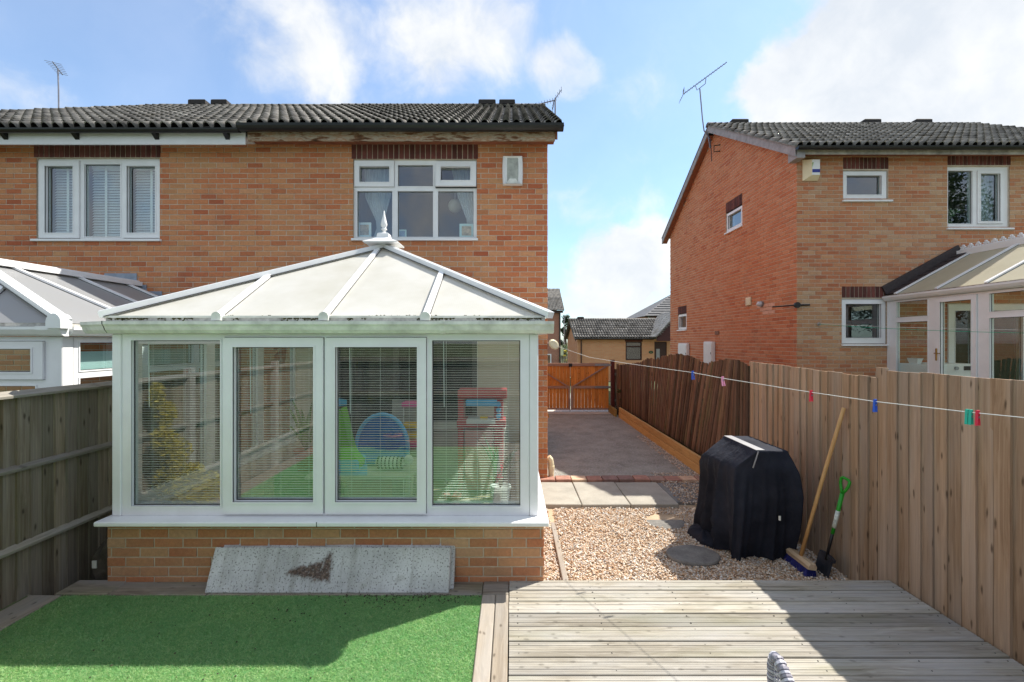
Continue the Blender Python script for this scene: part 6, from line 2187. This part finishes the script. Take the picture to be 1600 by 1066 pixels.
# garden behind the camera, seen only in the glass
t = thing('golden_shrub', 'golden yellow shrub by the left fence, reflected in the leftmost glass', 'shrub', (-3.40, 2.65, .1))
bl = [((-3.36, 2.60, .34), (.19, .28, .26)), ((-3.38, 2.70, .62), (.17, .22, .22)), ((-3.44, 2.62, .86), (.12, .20, .16)), ((-3.42, 2.78, 1.02), (.11, .13, .18)), ((-3.47, 2.70, 1.28), (.08, .13, .12)), ((-3.47, 2.82, 1.46), (.06, .08, .14)), ((-3.30, 2.36, .40), (.16, .2, .20)), ((-3.38, 2.46, .62), (.1, .14, .1))]
leafmass(5200, lambda: inblob(bl), .024).build('foliage', L_GOLD, t)
mb = MB()
for c, _ in bl:
    mb.tube([(-3.44, 2.65, .05), c], .008, 5)
mb.build('stem', BARK, t)
tree('tall leafy tree behind the garden, reflected in the right house windows', 23, -8, 12, 5, 26, 16000, .13, L_DARK)
tree('leafy tree behind the rear fence, reflected in the conservatory glass', -9, -10, 7, 3.2, 16, 8000, .11, L_MID)
tree('bushy tree beyond the rear fence, reflected at the top of the glass', 3.5, -12, 6.5, 3.4, 16, 8000, .11, L_DARK)
TERRA = plain('terracotta', (.38, .13, .07), .85, .15, 9, .3)
def pot_plant(label, x, y, z, r, h, leaf_len, n, pmat=TERRA, lmat=LEAF, upright=.9, red=False, name='potted_plant'):
    t = thing(name, label, 'house plant' if y > 3.6 else 'potted plant', (x, y, z))
    MB().lathe([(r * .7, 0), (r * .98, h * .85), (r * 1.06, h * .86), (r * 1.06, h), (r * .9, h), (r * .88, h * .92)], (x, y, z), 18).build('pot', pmat, t, True)
    mb = MB()
    for k in range(n):
        a = 2 * math.pi * k / n + random.uniform(-.3, .3)
        u = upright * random.uniform(.6, 1.2)
        L = leaf_len * random.uniform(.65, 1.1)
        d_ = Vector((math.cos(a), math.sin(a) * .6, 0))
        s_ = Vector((-math.sin(a), math.cos(a), 0))
        pts = [Vector((x, y, z + h * .9)) + d_ * (L * f_ * .55) + Vector((0, 0, L * (u * f_ - .65 * f_ * f_))) for f_ in (0, .3, .6, 1.0)]
        w_ = [.012, .035, .03, .002]
        rows = [[p - s_ * (L * q), p + Vector((0, 0, -.003)), p + s_ * (L * q)] for p, q in zip(pts, w_)]
        mb.loft(rows, False, closed=False)
    lv = mb.build('leaf', lmat, t)
    if red:
        MB().lathe([(.004, 0), (.035, .03), (.028, .09), (.004, .14)], (x, y, z + h * 1.25), 7).build('flower', PEGM['red'], t)
    return t


pot_plant('terracotta pot with a spiky plant at the rear garden fence', -2.1, -.75, .10, .16, .26, .5, 14)
pot_plant('small terracotta pot at the rear garden fence', -1.75, -.70, .10, .10, .16, .22, 10)

# ------------------------------------------------------------------ inside the conservatory
WHITEP = plain('white_ceramic', (.70, .71, .68), .35, .05)
pot_plant('red flowered house plant in a pale pot behind the right conservatory light', PX(782, 3.80), 3.80, .623, .085, .17, .42, 11, plain('grey_pot', (.48, .48, .46), .5), LEAF, 1.5, True)
pot_plant('low bushy house plant in a red pot behind the right conservatory light', PX(706, 3.78), 3.78, .623, .075, .10, .20, 22, plain('red_pot', (.20, .035, .02), .5), LEAF, 1.2)
pot_plant('tall leafy house plant on the sage green stand', PX(478, 4.3), 4.3, .78, .10, .20, .50, 16, TERRA, plain('bright_leaf', (.08, .20, .04), .5, .3, 15), 1.5)
tag(MB().box(PX(462, 4.3) - .12, PX(478, 4.3) + .28, 4.14, 4.50, .14, .778).build('plant_stand', plain('sage_stand', (.18, .30, .15), .6), None), 'sage green plant stand inside behind the second conservatory light', 'stand')
TABLE = plain('pale_painted_wood', (.52, .52, .42), .6, .1, 6)
t = thing('garden_table', 'pale wooden table with splayed legs inside the conservatory', 'table', (-1.25, 4.2, .14))
tx0, tx1, ty0, ty1, tz = -1.78, -.86, 3.90, 4.55, .84
for k in range(5):
    y = ty0 + (ty1 - ty0) * k / 5
    MB().cbox(tx0, tx1, y, y + .126, tz - .03, tz, .004).build('plank', TABLE, t)
for x in (tx0 + .12, tx1 - .05):
    for s_ in (0, 1):
        MB().beam((x, ty0 + .16 + s_ * .34, tz - .03), (x, ty0 - .06 + s_ * .78, .14), .05, .09).build('leg', TABLE, t)
    MB().beam((x, ty0 + .02, .48), (x, ty1 - .02, .48), .04, .08).build('cross_rail', TABLE, t)
TG, TB, TLB = plain('lime_plastic', (.16, .50, .02), .35, .05), plain('blue_plastic', (.010, .16, .55), .35, .05), plain('sky_plastic', (.12, .45, .80), .35, .05)
TR, TP, TYL = plain('red_plastic', (.50, .08, .09), .35, .05), plain('pink_plastic', (.75, .12, .35), .35, .05), plain('yellow_plastic', (.75, .48, .03), .4, .05)
# toy slide
t = thing('toy_slide', 'lime green toy slide with sky blue foot inside the conservatory', 'toy', (-1.55, 4.0, tz))
rows = []
for f_, x, z in ((0, -1.50, 1.36), (.25, -1.47, 1.24), (.5, -1.44, 1.08), (.75, -1.40, .96), (1, -1.33, .88)):
    rows.append([(x - .16 + .0 * f_, 3.99, z + .05), (x - .15, 3.99, z), (x - .01, 3.99, z - .0), (x, 3.99, z + .05), (x, 4.13, z + .05), (x - .01, 4.13, z), (x - .15, 4.13, z), (x - .16, 4.13, z + .05)])
MB().loft(rows).build('chute', TG, t)
MB().slab([(-1.66, 3.985, tz + .03), (-1.36, 3.985, tz + .03), (-1.52, 3.985, 1.40), (-1.60, 3.985, 1.40)], .03).build('side', TG, t)
MB().slab([(-1.70, 3.93, tz + .004), (-1.25, 3.93, tz + .004), (-1.33, 4.18, tz + .03), (-1.66, 4.18, tz + .03)], .02).cbox(-1.66, -1.34, 3.97, 4.2, tz + .004, tz + .12, .02).build('foot', TLB, t)
MB().tube([(-1.555, 4.05, 1.36), (-1.555, 4.05, 1.50)], .006, 6).slab([(-1.555, 4.05, 1.49), (-1.47, 4.05, 1.48), (-1.47, 4.05, 1.43), (-1.555, 4.05, 1.42)], .004).build('flag', TLB, t)
# blue toy seat
t = thing('toddler_chair', 'blue round-backed child seat on the table inside the conservatory', 'toy', (-1.27, 4.45, tz))
cx, cz, R_ = -1.27, .96, .25
arc = [(cx + R_ * math.cos(a), cz + .32 * math.sin(a)) for a in [math.pi * k / 20 for k in range(21)]]
MB().prism(arc + [(cx - R_, tz + .004), (cx + R_, tz + .004)], 'y', 4.44, 4.49).build('back', TB, t)
MB().tube([(x, 4.45, z) for x, z in [(cx + R_, tz + .02)] + arc + [(cx - R_, tz + .02)]], .022, 8).build('rim', TLB, t, True)
MB().cbox(cx - .24, cx + .24, 4.20, 4.44, tz + .004, tz + .07, .02).build('seat', TB, t)
# zebra toy
t = thing('plush_zebra', 'white and black striped plush zebra lying on the table', 'toy', (-1.05, 4.15, tz))
MB().tube([(-1.22, 4.10, tz + .06), (-1.16, 4.10, tz + .07), (-1.05, 4.1, tz + .065), (-.96, 4.1, tz + .055)], [.03, .05, .055, .035], 12).build('body', WHITEP, t, True)
MB().lathe([(.005, -.045), (.04, -.02), (.045, .01), (.03, .04), (.004, .05)], (-.93, 4.09, tz + .085), 12).build('head', WHITEP, t, True)
mb = MB()
for k in range(7):
    x = -1.20 + k * .035
    mb.tube([(x - .005, 4.10, tz + .066), (x + .005, 4.10, tz + .066)], .0565, 12)
mb.build('stripe', BLACKPVC, t, kind='stuff')
# toy rack
t = thing('toy_rack', 'wire toy rack with pink and yellow tops inside the conservatory', 'toy', (-.95, 4.6, .84))
x0, x1, y0 = PX(626, 4.7), PX(655, 4.7), 4.7
for z, m_ in ((1.34, TP), (1.12, TYL), (1.02, TYL), (.93, TP)):
    MB().cbox(x0 + random.uniform(0, .03), x1 - random.uniform(0, .03), y0 - .05, y0 + .1, z - .02, z + .03, .008).build('tray', m_, t)
MB().box(x0, x0 + .01, y0 + .1, y0 + .11, .14, 1.36).box(x1 - .01, x1, y0 + .1, y0 + .11, .14, 1.36).build('upright', UPVC, t)
MB().box(x0 - .12, x1 + .02, y0 + .12, y0 + .14, .14, 1.38).build('backboard', plain('grey_board', (.40, .39, .37), .7), t)
# red toy kitchen
t = thing('toy_kitchen', 'red toy kitchen with pale blue shelf inside the conservatory', 'toy', (-.35, 5.6, .14))
ky = 5.6
kx = lambda px: PX(px, ky)
kz = lambda py: PZ(py, ky)
MB().cbox(kx(715), kx(792), ky, ky + .25, kz(623), kz(609), .01).build('top_shelf', TR, t)
MB().cbox(kx(728), kx(777), ky - .04, ky + .2, kz(634), kz(625), .01).build('roll', TLB, t)
MB().cbox(kx(772), kx(786), ky + .02, ky + .25, .14, kz(624), .01).cbox(kx(715), kx(724), ky + .02, ky + .25, .14, kz(624), .01).build('upright', TR, t)
MB().cbox(kx(714), kx(790), ky - .03, ky + .25, kz(668), kz(656), .01).build('worktop', TR, t)
MB().cbox(kx(729), kx(774), ky - .05, ky + .18, kz(662), kz(655), .006).build('tray', UPVC, t)
MB().cbox(kx(750), kx(762), ky - .02, ky + .1, kz(655), kz(651), .006).build('cup', TYL, t)
MB().cbox(kx(726), kx(771), ky, ky + .24, .15, kz(672), .01).build('cupboard', plain('pale_red', (.60, .30, .28), .5), t)
for k in range(4):
    MB().tube([(kx(779), ky + .015, kz(632 + k * 9)), (kx(779), ky - .02, kz(632 + k * 9))], .03, 10).build('knob', TLB, t)
# chest added for the pale grey reflection low in the glass
t = thing('added_chest', 'grey chest added for a glass reflection along the inner wall of the conservatory', 'chest', (-1.0, 6.2, .14))
MB().cbox(-1.55, -.10, 6.02, 6.46, .145, .80, .02).build('body', plain('grey_fabric', (.42, .41, .38), .9, .1), t)
MB().cbox(-1.57, -.08, 6.0, 6.47, .803, .86, .02).build('lid', plain('grey_fabric_lid', (.46, .45, .41), .9, .1), t)
